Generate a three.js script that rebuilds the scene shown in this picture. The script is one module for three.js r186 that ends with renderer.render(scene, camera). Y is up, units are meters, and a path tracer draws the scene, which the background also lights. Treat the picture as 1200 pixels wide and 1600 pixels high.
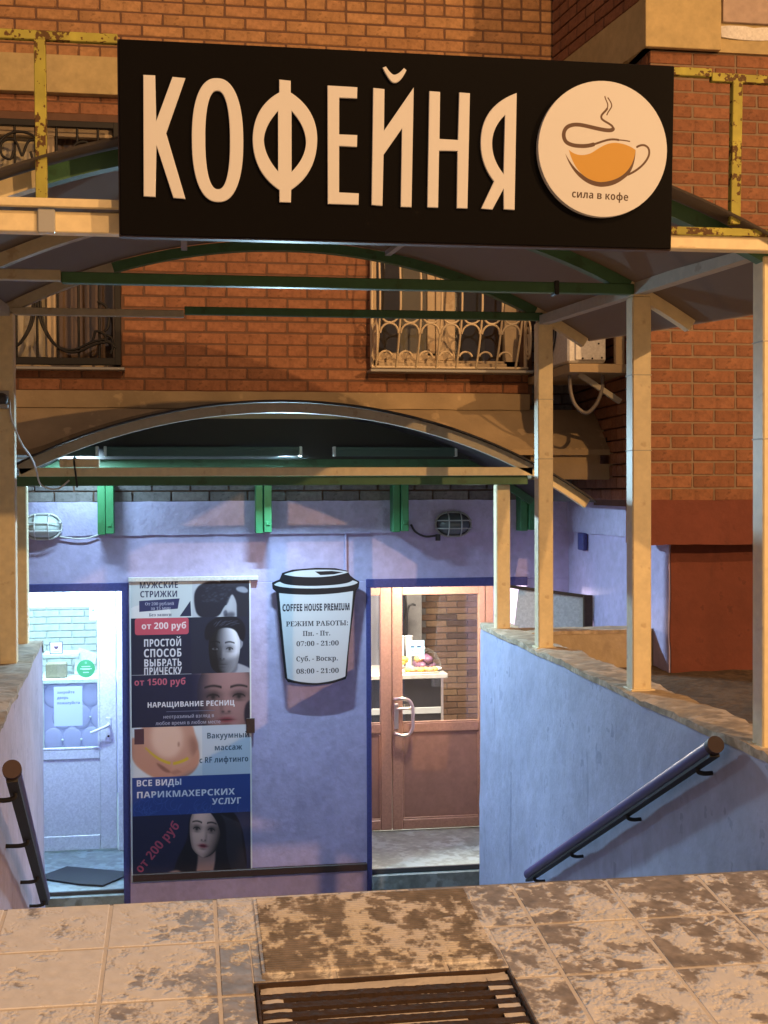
import * as THREE from 'three';
import { mergeGeometries } from 'three/addons/utils/BufferGeometryUtils.js';
import { RectAreaLightUniformsLib } from 'three/addons/lights/RectAreaLightUniformsLib.js';

// ---------------------------------------------------------------- camera, sky, lamps, exposure
const scene = new THREE.Scene();
const D2R = Math.PI / 180;
const camera = new THREE.PerspectiveCamera(43.6, 768 / 1024, 0.05, 400);
camera.position.set(0, 1.64, 0);
camera.rotation.order = 'YXZ';
camera.rotation.set(-1.0 * D2R, -8.8 * D2R, -0.004);
const renderer = new THREE.WebGLRenderer({ antialias: true });
renderer.setSize(768, 1024);
renderer.toneMapping = THREE.LinearToneMapping;
renderer.toneMappingExposure = 1;
renderer.shadowMap.enabled = true;
RectAreaLightUniformsLib.init();
{ // night sky over a town: a dim, even, warm glow
  const w = 64, h = 32, d = new Float32Array(w * h * 4);
  for (let j = 0; j < h; j++) for (let i = 0; i < w; i++) {
    const e = Math.max(0, (j + 0.5) / h * 2 - 1), k = 0.27 - 0.06 * e, o = (j * w + i) * 4;
    d[o] = k * 1.0; d[o + 1] = k * 0.70; d[o + 2] = k * 0.56; d[o + 3] = 1;
  }
  const t = new THREE.DataTexture(d, w, h, THREE.RGBAFormat, THREE.FloatType);
  t.mapping = THREE.EquirectangularReflectionMapping; t.needsUpdate = true;
  scene.background = t; scene.environment = t;
}
const moon = new THREE.DirectionalLight(0xbfd0ff, 0.012);
moon.position.set(10.5, 7, 9); moon.castShadow = true; scene.add(moon);

const SODIUM = [1, 0.55, 0.225], LAMPS = [[11.3, 6.3, 9.2, 540], [4.3, 10.4, 8.4, 400]]; // street lamps: place, candela
const TUBE = [0.52, 0.82, 1.0], TUBE_OUT = 6000;
const SALON = [0.55, 0.90, 1.0], SALON_I = 34, CAFE = [1, 0.84, 0.66], CAFE_I = 110;

// ---------------------------------------------------------------- helpers
let seed = 7;
const rnd = () => { seed = (seed * 1664525 + 1013904223) >>> 0; return seed / 4294967296; };
const rr = (a, b) => a + (b - a) * rnd();
const V = (x, y, z) => new THREE.Vector3(x, y, z);
const taken = {};
const numbered = (n) => { const k = taken[n] = (taken[n] ?? -1) + 1; return k ? n + '_' + String(k).padStart(3, '0') : n; };
const BASE = new Map();
function thing(name, label, category, base = [0, 0, 0], group) {
  const o = new THREE.Group(); o.name = numbered(name); o.position.set(...base); BASE.set(o, base); scene.add(o);
  o.userData.label = label; o.userData.category = category; if (group) o.userData.group = group;
  return o;
}
function struct(name, label, base = [0, 0, 0]) {
  const o = new THREE.Group(); o.name = numbered(name); o.position.set(...base); BASE.set(o, base); scene.add(o);
  o.userData.kind = 'structure'; if (label) o.userData.label = label;
  return o;
}
const shadow = (m) => { m.castShadow = true; m.receiveShadow = true; return m; };
function part(name, geo, mat, parent, label) {         // geometry in world metres, kept relative to the thing's base
  if (Array.isArray(geo)) geo = merge(geo);
  const b = BASE.get(parent) ?? [0, 0, 0];
  geo.translate(-b[0], -b[1], -b[2]);
  const m = shadow(new THREE.Mesh(geo, mat)); m.name = name; BASE.set(m, b); parent.add(m);
  if (label) m.userData.label = label;
  return m;
}
function put(name, geo, mat, parent, x, y, z) {         // shared geometry, placed
  const b = BASE.get(parent) ?? [0, 0, 0], m = shadow(new THREE.Mesh(geo, mat));
  m.name = name; m.position.set(x - b[0], y - b[1], z - b[2]); parent.add(m); return m;
}
function solo(name, label, category, geo, mat, base, group) { // a thing of one mesh
  if (Array.isArray(geo)) geo = merge(geo);
  geo.translate(-base[0], -base[1], -base[2]);
  const m = shadow(new THREE.Mesh(geo, mat)); m.name = numbered(name); m.position.set(...base); scene.add(m); BASE.set(m, base);
  m.userData.label = label; m.userData.category = category; if (group) m.userData.group = group;
  return m;
}
function merge(list) { return mergeGeometries(list.map((g) => { g = g.index ? g.toNonIndexed() : g; for (const k of Object.keys(g.attributes)) if (!['position', 'normal', 'uv'].includes(k)) g.deleteAttribute(k); return g; })); }
// uv in metres by the face's main direction
function boxUV(g) {
  const p = g.attributes.position, n = g.attributes.normal, uv = new Float32Array(p.count * 2);
  for (let i = 0; i < p.count; i++) {
    const x = Math.abs(n.getX(i)), y = Math.abs(n.getY(i)), z = Math.abs(n.getZ(i));
    if (y >= x && y >= z) { uv[i * 2] = p.getX(i); uv[i * 2 + 1] = p.getZ(i); } else if (x >= z) { uv[i * 2] = p.getZ(i); uv[i * 2 + 1] = p.getY(i); } else { uv[i * 2] = p.getX(i); uv[i * 2 + 1] = p.getY(i); }
  }
  g.setAttribute('uv', new THREE.BufferAttribute(uv, 2)); return g;
}
function cbox(w, h, d, c = 0.004) { // box with chamfered edges, centred
  c = Math.min(c, w / 3, h / 3, d / 3);
  const X = w / 2, Y = h / 2, Z = d / 2, P = [], quad = (a, b, e, f) => P.push(a, b, e, a, e, f);
  const v = (sx, sy, sz, ax) => [sx * (ax === 0 ? X : X - c), sy * (ax === 1 ? Y : Y - c), sz * (ax === 2 ? Z : Z - c)];
  const tri = [];
  const addQ = (a, b, e, f, out) => { const u = [b[0] - a[0], b[1] - a[1], b[2] - a[2]], w2 = [e[0] - a[0], e[1] - a[1], e[2] - a[2]];
    const n = [u[1] * w2[2] - u[2] * w2[1], u[2] * w2[0] - u[0] * w2[2], u[0] * w2[1] - u[1] * w2[0]];
    if (n[0] * out[0] + n[1] * out[1] + n[2] * out[2] > 0) quad(a, b, e, f); else quad(a, f, e, b); };
  for (const s of [-1, 1]) {
    addQ(v(s, -1, -1, 0), v(s, 1, -1, 0), v(s, 1, 1, 0), v(s, -1, 1, 0), [s, 0, 0]);
    addQ(v(-1, s, -1, 1), v(1, s, -1, 1), v(1, s, 1, 1), v(-1, s, 1, 1), [0, s, 0]);
    addQ(v(-1, -1, s, 2), v(1, -1, s, 2), v(1, 1, s, 2), v(-1, 1, s, 2), [0, 0, s]);
    for (const t of [-1, 1]) {
      addQ(v(s, t, -1, 0), v(s, t, 1, 0), v(s, t, 1, 1), v(s, t, -1, 1), [s, t, 0]);
      addQ(v(s, -1, t, 0), v(s, 1, t, 0), v(s, 1, t, 2), v(s, -1, t, 2), [s, 0, t]);
      addQ(v(-1, s, t, 1), v(1, s, t, 1), v(1, s, t, 2), v(-1, s, t, 2), [0, s, t]);
      for (const r of [-1, 1]) { const a = v(s, t, r, 0), b = v(s, t, r, 1), e = v(s, t, r, 2);
        const u = [b[0] - a[0], b[1] - a[1], b[2] - a[2]], q = [e[0] - a[0], e[1] - a[1], e[2] - a[2]];
        const n0 = u[1] * q[2] - u[2] * q[1], n1 = u[2] * q[0] - u[0] * q[2], n2 = u[0] * q[1] - u[1] * q[0];
        if (n0 * s + n1 * t + n2 * r > 0) tri.push(a, b, e); else tri.push(a, e, b); }
    }
  }
  const g = new THREE.BufferGeometry(); g.setAttribute('position', new THREE.Float32BufferAttribute([...P, ...tri].flat(), 3));
  g.computeVertexNormals(); return boxUV(g);
}
const B = (x0, x1, y0, y1, z0, z1, c = 0.003) => { const g = cbox(Math.abs(x1 - x0), Math.abs(y1 - y0), Math.abs(z1 - z0), c); g.translate((x0 + x1) / 2, (y0 + y1) / 2, (z0 + z1) / 2); return boxUV(g); };
const hash = (x, y, z) => { const s = Math.sin(x * 127.1 + y * 311.7 + z * 74.7) * 43758.5453; return s - Math.floor(s); };
function vnoise(x, y, z) {
  const i = Math.floor(x), j = Math.floor(y), k = Math.floor(z), f = x - i, g = y - j, h = z - k, s = (t) => t * t * (3 - 2 * t), u = s(f), v = s(g), w = s(h), L = (a, b, t) => a + (b - a) * t;
  const c = (a, b, e) => hash(i + a, j + b, k + e);
  return L(L(L(c(0, 0, 0), c(1, 0, 0), u), L(c(0, 1, 0), c(1, 1, 0), u), v), L(L(c(0, 0, 1), c(1, 0, 1), u), L(c(0, 1, 1), c(1, 1, 1), u), v), w) * 2 - 1;
}
function rough(x0, x1, y0, y1, z0, z1, amp = 0.006, step = 0.06, fix) { // hand-made masonry: an uneven box
  const g = new THREE.BoxGeometry(x1 - x0, y1 - y0, z1 - z0, Math.ceil((x1 - x0) / step), Math.ceil((y1 - y0) / step), Math.ceil((z1 - z0) / step));
  g.translate((x0 + x1) / 2, (y0 + y1) / 2, (z0 + z1) / 2); boxUV(g);
  const p = g.attributes.position;
  for (let i = 0; i < p.count; i++) {
    let x = p.getX(i), y = p.getY(i), z = p.getZ(i);
    const edge = (Math.abs(y - y1) < 1e-4 && (Math.abs(x - x0) < 1e-4 || Math.abs(x - x1) < 1e-4)) ? 2.2 : 1;
    const n = (k) => (vnoise(x * 5 + k, y * 5, z * 5) * 0.7 + vnoise(x * 17 + k, y * 17, z * 17) * 0.5) * amp * edge;
    const a = n(0), b = n(31), e = n(67);
    x += a; y += b - (edge > 1 ? Math.abs(vnoise(x * 9, 3, z * 14)) * amp * 1.5 : 0); z += e;
    if (fix) [x, y, z] = fix(x, y, z);
    p.setXYZ(i, x, y, z);
  }
  g.computeVertexNormals(); return g;
}
function sweep(pts, w, h, up) { // rectangular bar along points; w across up, h along up
  const P = [], n = pts.length, ring = [];
  for (let i = 0; i < n; i++) {
    const t = pts[Math.min(n - 1, i + 1)].clone().sub(pts[Math.max(0, i - 1)]).normalize();
    const s = t.clone().cross(up).normalize(), u = s.clone().cross(t).normalize();
    ring.push([[-1, -1], [1, -1], [1, 1], [-1, 1]].map(([a, b]) => pts[i].clone().addScaledVector(s, a * w / 2).addScaledVector(u, b * h / 2)));
  }
  const q = (a, b, c, d) => { for (const v of [a, b, c, a, c, d]) P.push(v.x, v.y, v.z); };
  for (let i = 0; i + 1 < n; i++) for (let k = 0; k < 4; k++) { const m = (k + 1) % 4; q(ring[i][k], ring[i][m], ring[i + 1][m], ring[i + 1][k]); }
  q(ring[0][3], ring[0][2], ring[0][1], ring[0][0]); q(...ring[n - 1]);
  const g = new THREE.BufferGeometry(); g.setAttribute('position', new THREE.Float32BufferAttribute(P, 3)); g.computeVertexNormals();
  // outward faces
  return boxUV(g);
}
const bar = (a, b, w, h, up = V(0, 1, 0)) => sweep([V(...a), V(...b)], w, h, up);
const tube = (pts, r, n = 24, m = 8) => new THREE.TubeGeometry(new THREE.CatmullRomCurve3(pts.map((p) => V(...p))), n, r, m);
const rod = (a, b, r, m = 12) => { const A = V(...a), Bv = V(...b), L = A.distanceTo(Bv), g = new THREE.CylinderGeometry(r, r, L, m); g.applyQuaternion(new THREE.Quaternion().setFromUnitVectors(V(0, 1, 0), Bv.clone().sub(A).normalize())); const c = A.add(Bv).multiplyScalar(0.5); g.translate(c.x, c.y, c.z); return g; };
function arcPts(cx, apex, R, x0, x1, z, n = 28) { const o = []; for (let i = 0; i <= n; i++) { const x = x0 + (x1 - x0) * i / n, d = x - cx; o.push(V(x, apex - (R - Math.sqrt(R * R - d * d)), z)); } return o; }

function areaLight(color, inten, w, h, pos, look) { const l = new THREE.RectAreaLight(new THREE.Color(...color), inten, w, h); l.position.set(...pos); l.lookAt(...look); scene.add(l); return l; }

// ---------------------------------------------------------------- textures
function canvas(w, h, draw) { const c = document.createElement('canvas'); c.width = w; c.height = h; draw(c.getContext('2d'), w, h); const t = new THREE.CanvasTexture(c); t.colorSpace = THREE.SRGBColorSpace; t.anisotropy = 8; return t; }
function grid(n, f) { const a = new Float32Array(n * n); for (let j = 0; j < n; j++) for (let i = 0; i < n; i++) a[j * n + i] = f(i / n, j / n); return a; }
function tileNoise(freq, s) { // periodic value noise
  const L = new Float32Array(freq * freq); for (let i = 0; i < L.length; i++) L[i] = hash(i, s, freq);
  return (u, v) => { const x = u * freq, y = v * freq, i = Math.floor(x), j = Math.floor(y), f = x - i, g = y - j, a = f * f * (3 - 2 * f), b = g * g * (3 - 2 * g);
    const at = (p, q) => L[((q % freq + freq) % freq) * freq + (p % freq + freq) % freq];
    return (at(i, j) * (1 - a) + at(i + 1, j) * a) * (1 - b) + (at(i, j + 1) * (1 - a) + at(i + 1, j + 1) * a) * b; };
}
const fbmT = (f0, oct, s, gain = 0.55) => { const L = []; for (let o = 0; o < oct; o++) L.push(tileNoise(f0 << o, s + o)); return (u, v) => { let t = 0, a = 0.5, w = 0; for (const n of L) { t += a * n(u, v); w += a; a *= gain; } return t / w; }; };
function dataTex(n, f, srgb, rep = 1) { // f(u,v) -> [r,g,b] 0..1
  const d = new Uint8Array(n * n * 4);
  for (let j = 0; j < n; j++) for (let i = 0; i < n; i++) { const c = f(i / n, j / n), o = (j * n + i) * 4; for (let k = 0; k < 3; k++) d[o + k] = Math.max(0, Math.min(255, Math.round(c[k] * 255))); d[o + 3] = 255; }
  const t = new THREE.DataTexture(d, n, n); t.wrapS = t.wrapT = THREE.RepeatWrapping; t.magFilter = THREE.LinearFilter; t.minFilter = THREE.LinearMipmapLinearFilter; t.generateMipmaps = true; if (srgb) t.colorSpace = THREE.SRGBColorSpace; t.repeat.set(rep, rep); t.needsUpdate = true; return t;
}
const gray = (f) => (u, v) => { const x = f(u, v); return [x, x, x]; };
const nA = fbmT(4, 6, 1), nB = fbmT(8, 5, 20), nC = fbmT(32, 4, 40), nD = fbmT(3, 5, 60);
const sm = (a, b, x) => { x = Math.max(0, Math.min(1, (x - a) / (b - a))); return x * x * (3 - 2 * x); };
const plasterBump = dataTex(512, gray((u, v) => 0.6 * nA(u, v) + 0.4 * nC(u, v)), false, 1.2);
const plasterMap = dataTex(512, (u, v) => { const a = 0.88 + 0.09 * (nA(u, v) - 0.5) + 0.12 * (nC(u, v) - 0.5), s = sm(0.55, 0.75, nB(u, v)) * 0.035; return [a - s, a - s, a - s * 0.8]; }, true, 0.9);
const paintMap = dataTex(512, (u, v) => { const s = sm(0.70, 0.78, nB(u * 1, v)) * 0.35, a = 0.93 + 0.1 * (nC(u, v) - 0.5); return [a - s * 0.25, a - s * 0.33, a - s * 0.4]; }, true, 1.3);
const rustMap = dataTex(512, (u, v) => { const s = sm(0.54, 0.6, 0.6 * nB(u, v) + 0.4 * nC(u, v)), a = 0.8 + 0.3 * (nA(u, v) - 0.5); return [a * 0.86 * (1 - s) + 0.36 * s, a * 0.84 * (1 - s) + 0.25 * s, a * 0.42 * (1 - s) + 0.12 * s]; }, true, 3.2);
const brickMap = dataTex(512, (u, v) => { const a = 0.88 + 0.2 * (nB(u, v) - 0.5) + 0.2 * (nC(u, v) - 0.5), s = sm(0.7, 0.78, nC(v, u)) * 0.25; return [a - s * 0.5, a - s * 0.5, a - s * 0.5]; }, true, 1.7);
const brickBump = dataTex(512, gray((u, v) => 0.5 * nB(u, v) + 0.5 * nC(u, v)), false, 2.5);
const grainMap = dataTex(256, gray((u, v) => 0.9 + 0.18 * (nC(u, v) - 0.5)), true, 3);
const cementMap = dataTex(512, (u, v) => { const a = 0.74 + 0.3 * (nA(u, v) - 0.5) + 0.3 * (nC(u, v) - 0.5), s = sm(0.52, 0.64, 0.6 * nB(u, v) + 0.4 * nC(u, v)) * 0.7; return [a * (1 - s) + 0.9 * s, a * 0.96 * (1 - s) + 0.88 * s, a * 0.9 * (1 - s) + 0.86 * s]; }, true, 0.8);
const peelMap = dataTex(512, (u, v) => { const s = sm(0.63, 0.70, 0.7 * nB(u, v) + 0.3 * nC(u, v)) * 0.6, a = 0.76 + 0.3 * (nA(u, v) - 0.5); return [a * (1 - s) + 0.95 * s, a * 0.95 * (1 - s) + 0.9 * s, a * 0.85 * (1 - s) + 0.8 * s]; }, true, 0.7);
const dirtyWallMap = dataTex(1024, (u, v) => { // painted masonry: mottled, with scuffs and drip streaks
  const a = 0.88 + 0.14 * (nA(u, v) - 0.5) + 0.12 * (nC(u, v) - 0.5), st = sm(0.60, 0.75, nB(u * 3 % 1, v * 0.25)) * sm(0.45, 0.62, nD(u, v)) * 0.10, sc = sm(0.66, 0.76, nC(u, v)) * sm(0.5, 0.62, nA(v, u)) * 0.12;
  return [a - st - sc, a - st * 0.95 - sc * 0.95, a - st * 0.8 - sc * 0.85];
}, true, 0.55);

// trodden snow over brown paving: one map for the whole forecourt, 3.2 m x 3.2 m
const SNOW_N = 1536, SNOW_M = 3.2, SNOW_X0 = -1.1, SNOW_S0 = -3.95;
const snowField = (() => {
  const h = new Float32Array(SNOW_N * SNOW_N), g1 = fbmT(7, 6, 100), g2 = fbmT(44, 4, 130, 0.7), g3 = fbmT(64, 5, 160, 0.82), g4 = fbmT(34, 3, 175), w1 = fbmT(6, 4, 190), w2 = fbmT(6, 4, 210);
  const steps = [];
  seed = 91;
  for (let i = 0; i < 46; i++) steps.push([rr(-0.6, 2.0), rr(-3.85, -2.5), rr(-0.5, 0.5) + (rnd() < 0.4 ? Math.PI : 0), rr(0.85, 1.1)]);
  for (const s of [[-0.12, -3.62, 0.35, 1], [-0.42, -3.42, 0.2, 0.9], [0.05, -3.7, -1.2, 1], [-0.2, -3.18, 0.9, 1], [0.33, -3.4, 0.1, 1.05], [0.24, -3.1, 0.3, 1]]) steps.push(s);
  for (let j = 0; j < SNOW_N; j++) for (let i = 0; i < SNOW_N; i++) {
    const u = i / SNOW_N, v = j / SNOW_N, x = SNOW_X0 + u * SNOW_M, s = SNOW_S0 + v * SNOW_M, du = 0.06 * (w1(u, v) - 0.5), dv = 0.05 * (w2(u, v) - 0.5);
    const big = g1(u + du, v + dv), mid = g2(u + du, v * 0.8 + dv), fine = g3(u, v);
    const rg = 1 - Math.abs(2 * g2(u * 0.7 + dv, v * 1.3 + du) - 1); const cr = sm(0.86, 0.97, 1 - Math.abs(2 * g4(u + dv, v + du) - 1)) * sm(0.45, 0.6, g2(v, u)); let c = 0.17 * big + 0.38 * mid + 0.31 * fine + 0.14 * (0.15 + 0.5 * rg) + 0.07 * cr; // 0..1 round 0.5
    c += x < 0.05 ? 0.085 * sm(0.1, -0.25, x) : -0.028 * sm(0.1, 0.6, x);
    c -= 0.055 * sm(0.28, 0.1, Math.abs(x - 0.12)) * sm(-2.6, -3.3, s);
    h[j * SNOW_N + i] = c;
  }
  for (const [sx, ss, a, k] of steps) { // shoe soles: packed, with bars of tread
    const ca = Math.cos(a), sa = Math.sin(a), R = 0.18 * k;
    for (let j = Math.floor((ss - R - SNOW_S0) / SNOW_M * SNOW_N); j < (ss + R - SNOW_S0) / SNOW_M * SNOW_N; j++) for (let i = Math.floor((sx - R - SNOW_X0) / SNOW_M * SNOW_N); i < (sx + R - SNOW_X0) / SNOW_M * SNOW_N; i++) {
      if (i < 0 || j < 0 || i >= SNOW_N || j >= SNOW_N) continue;
      const x = SNOW_X0 + i / SNOW_N * SNOW_M - sx, s = SNOW_S0 + j / SNOW_N * SNOW_M - ss, p = (x * ca + s * sa) / 0.046, q = (-x * sa + s * ca) / 0.14;
      const waist = 1 - 0.25 * Math.exp(-((q + 0.15) ** 2) * 14), e = (p / waist) ** 2 + q ** 2 + 0.25 * (g2(i / SNOW_N, j / SNOW_N) - 0.5);
      if (e < 1) h[j * SNOW_N + i] -= 0.05 * sm(1, 0.8, e) * (0.35 + 0.65 * (Math.sin(q * 26 + Math.abs(p) * 3) > -0.1));
    }
  }
  return h;
})();
function snowTex(kind) {
  const d = new Uint8Array(SNOW_N * SNOW_N * 4), yel = fbmT(7, 4, 300), g3 = fbmT(120, 3, 330);
  for (let j = 0; j < SNOW_N; j++) for (let i = 0; i < SNOW_N; i++) {
    const o = j * SNOW_N + i, u = i / SNOW_N, v = j / SNOW_N, m = kind === 'mat' ? 0.9 * sm(0.452, 0.55, snowField[o]) : 0.6 * sm(0.448, 0.492, snowField[o]) + 0.4 * sm(0.39, 0.55, snowField[o]), f = g3(u, v);
    let c;
    if (kind === 'bump') { const b = 0.25 * f + 0.75 * sm(0.45, 0.6, snowField[o]); c = [b, b, b]; } else if (kind === 'rough') { const b = 0.62 + 0.33 * m; c = [b, b, b]; } else {
      const y = sm(0.56, 0.66, yel(u, v)) * 0.5, t = kind === 'mat' ? 0.46 + 0.2 * (f - 0.5) : 0.53 + 0.22 * (f - 0.5);
      const snow = [0.86 + 0.07 * (f - 0.5), 0.86 + 0.07 * (f - 0.5) - 0.03 * y, 0.88 + 0.07 * (f - 0.5) - 0.12 * y];
      c = [t * 1.06, t * 1.0, t * 0.97].map((b, k) => b + (snow[k] - b) * m);
    }
    for (let k = 0; k < 3; k++) d[o * 4 + k] = Math.max(0, Math.min(255, c[k] * 255)); d[o * 4 + 3] = 255;
  }
  const t = new THREE.DataTexture(d, SNOW_N, SNOW_N); t.magFilter = THREE.LinearFilter; t.wrapS = t.wrapT = THREE.RepeatWrapping; if (kind === 'color' || kind === 'mat') t.colorSpace = THREE.SRGBColorSpace; t.needsUpdate = true; return t;
}
const snowUV = (g, x0, s0) => { // local geometry whose origin lies at x0, s0 of the forecourt
  const p = g.attributes.position, uv = new Float32Array(p.count * 2);
  for (let i = 0; i < p.count; i++) { uv[2 * i] = (p.getX(i) + x0 - SNOW_X0) / SNOW_M; uv[2 * i + 1] = (p.getZ(i) + s0 - SNOW_S0) / SNOW_M; }
  g.setAttribute('uv', new THREE.BufferAttribute(uv, 2)); return g;
};

// ---------------------------------------------------------------- materials (linear base colours)
const C = (r, g, b) => new THREE.Color().setRGB(r, g, b);
const mat = (c, rough_ = 0.85, o = {}) => new THREE.MeshStandardMaterial({ color: C(...c), roughness: rough_, metalness: 0, ...o });
const M = {
  lilac: mat([0.60, 0.54, 0.86], 0.82, { map: plasterMap, bumpMap: plasterBump, bumpScale: 0.0045 }),
  lilacRough: mat([0.60, 0.56, 0.86], 0.7, { map: plasterMap, bumpMap: plasterBump, bumpScale: 0.014 }),
  blueWall: mat([0.50, 0.54, 0.78], 0.8, { map: dirtyWallMap, bumpMap: plasterBump, bumpScale: 0.0035 }),
  leftWall: mat([0.52, 0.45, 0.58], 0.8, { map: dirtyWallMap, bumpMap: plasterBump, bumpScale: 0.004 }),
  navy: mat([0.075, 0.08, 0.30], 0.6, { map: grainMap }),
  cement: mat([0.55, 0.50, 0.44], 0.95, { map: cementMap, bumpMap: plasterBump, bumpScale: 0.006 }),
  creamBand: mat([0.66, 0.52, 0.26], 0.9, { map: plasterMap, bumpMap: plasterBump, bumpScale: 0.003 }),
  cornice: mat([0.68, 0.58, 0.45], 0.9, { map: peelMap, bumpMap: plasterBump, bumpScale: 0.004 }),
  pinkRender: mat([0.62, 0.48, 0.40], 0.9, { map: plasterMap }),
  mortar: mat([0.20, 0.11, 0.075], 0.95, { map: plasterMap }),
  mortarPale: mat([0.34, 0.25, 0.17], 0.95, { map: plasterMap }),
  redPaint: mat([0.205, 0.055, 0.034], 0.85, { map: dirtyWallMap, bumpMap: plasterBump, bumpScale: 0.006 }),
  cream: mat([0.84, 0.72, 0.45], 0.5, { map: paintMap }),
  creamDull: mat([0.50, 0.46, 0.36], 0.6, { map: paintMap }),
  rusty: mat([0.82, 0.80, 0.62], 0.75, { map: rustMap }),
  green: mat([0.055, 0.16, 0.075], 0.5, { map: paintMap }),
  greenBright: mat([0.05, 0.25, 0.10], 0.45, { map: paintMap }),
  poly: new THREE.MeshPhysicalMaterial({ color: C(0.23, 0.20, 0.175), roughness: 0.85, specularIntensity: 0.3, transmission: 0.85, thickness: 0, side: THREE.DoubleSide }), polyDark: mat([0.03, 0.025, 0.025], 0.7, { side: THREE.DoubleSide }),
  black: new THREE.MeshPhysicalMaterial({ color: C(0.006, 0.0055, 0.0055), roughness: 0.3, specularIntensity: 0.07 }),
  blackMetal: mat([0.008, 0.007, 0.0065], 0.6),
  letter: mat([0.62, 0.63, 0.65], 0.6),
  white: mat([0.78, 0.78, 0.78], 0.4, { map: grainMap }),
  whitePvc: mat([0.82, 0.83, 0.85], 0.35, { map: grainMap }),
  brown: mat([0.44, 0.26, 0.17], 0.38, { map: grainMap }),
  brownPanel: mat([0.36, 0.21, 0.145], 0.5, { map: plasterMap }),
  darkBrown: mat([0.055, 0.028, 0.024], 0.5, { map: grainMap }),
  wood: mat([0.10, 0.055, 0.03], 0.7, { map: brickMap }),
  rail: mat([0.07, 0.06, 0.20], 0.32),
  railCap: mat([0.035, 0.016, 0.02], 0.6),
  housing: mat([0.045, 0.075, 0.07], 0.6),
  steel: new THREE.MeshStandardMaterial({ color: C(0.62, 0.55, 0.48), roughness: 0.28, metalness: 0.9 }),
  greyMetal: mat([0.35, 0.36, 0.36], 0.4),
  darkGrey: mat([0.05, 0.05, 0.055], 0.6),
  rubber: mat([0.03, 0.033, 0.038], 0.8),
  glass: new THREE.MeshPhysicalMaterial({ color: C(0.96, 0.98, 0.98), roughness: 0.02, transmission: 1, thickness: 0, ior: 1.5 }),
  opal: new THREE.MeshPhysicalMaterial({ color: C(0.55, 0.62, 0.60), roughness: 0.35 }),
  coolLitTile: mat([0.40, 0.53, 0.60], 0.4, { map: cementMap, bumpMap: plasterBump, bumpScale: 0.003 }), floorTile: mat([0.42, 0.44, 0.45], 0.35, { map: plasterMap, bumpMap: plasterBump, bumpScale: 0.002 }),  // threshold tile colour carries the cyan of the cool tube light
  landing: mat([0.10, 0.095, 0.10], 0.7, { map: cementMap }),
  ochre: mat([0.56, 0.45, 0.31], 0.92, { map: plasterMap, bumpMap: plasterBump, bumpScale: 0.006 }), sandCap: mat([0.74, 0.64, 0.52], 0.95, { map: cementMap, bumpMap: plasterBump, bumpScale: 0.008 }), concrete: mat([0.42, 0.38, 0.34], 0.92, { map: cementMap, bumpMap: plasterBump, bumpScale: 0.006 }),
  dirt: mat([0.17, 0.12, 0.08], 0.95, { map: cementMap, bumpMap: plasterBump, bumpScale: 0.02 }),
  snowGround: mat([0.62, 0.58, 0.54], 0.9, { map: plasterMap, bumpMap: plasterBump, bumpScale: 0.02 }),
  roomWhite: mat([0.76, 0.77, 0.76], 0.8, { map: plasterMap }),
  roomDark: mat([0.36, 0.32, 0.27], 0.9),
  roomGrey: mat([0.22, 0.21, 0.21], 0.85, { map: plasterMap }),
  curtain: mat([0.20, 0.125, 0.085], 0.9, { map: grainMap }),
  frameCream: mat([0.62, 0.50, 0.34], 0.6, { map: paintMap }),
  grilleWhite: mat([0.72, 0.60, 0.42], 0.45),
  cableWhite: mat([0.6, 0.6, 0.58], 0.5), cableGrey: mat([0.16, 0.14, 0.13], 0.6), cableBlack: mat([0.015, 0.015, 0.015], 0.5),
  lilacSofa: mat([0.36, 0.32, 0.56], 0.4), counterDark: mat([0.012, 0.012, 0.016], 0.4), marble: mat([0.50, 0.47, 0.43], 0.25, { map: plasterMap }),
  beigeBox: mat([0.34, 0.27, 0.19], 0.7, { map: grainMap }), clothYellow: mat([0.75, 0.5, 0.1], 0.7), pastryPurple: mat([0.16, 0.07, 0.13], 0.5), pastryTan: mat([0.5, 0.3, 0.13], 0.6),
};
const glow = (c, k) => new THREE.MeshStandardMaterial({ color: C(0.05, 0.05, 0.05), emissive: C(...c), emissiveIntensity: k, roughness: 0.5 });
const film = (t) => new THREE.MeshPhysicalMaterial({ map: t, roughness: 1, transmission: 0.5, thickness: 0, side: THREE.DoubleSide });
const print = (t, r = 0.55) => new THREE.MeshStandardMaterial({ map: t, roughness: r });
function brickTones(list, withMap = true) { return list.map((c) => mat(c, 0.88, withMap ? { map: brickMap, bumpMap: brickBump, bumpScale: 0.004 } : {})); }
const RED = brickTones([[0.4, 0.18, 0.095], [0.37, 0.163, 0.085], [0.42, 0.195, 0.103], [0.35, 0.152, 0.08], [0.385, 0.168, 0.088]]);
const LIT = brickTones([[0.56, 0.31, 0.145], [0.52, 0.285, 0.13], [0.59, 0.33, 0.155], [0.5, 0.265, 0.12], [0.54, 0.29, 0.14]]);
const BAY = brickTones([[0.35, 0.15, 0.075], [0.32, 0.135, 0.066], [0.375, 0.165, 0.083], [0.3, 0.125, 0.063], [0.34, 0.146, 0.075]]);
const GREY = brickTones([[0.22, 0.20, 0.20], [0.19, 0.175, 0.18], [0.25, 0.23, 0.225]]);

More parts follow.
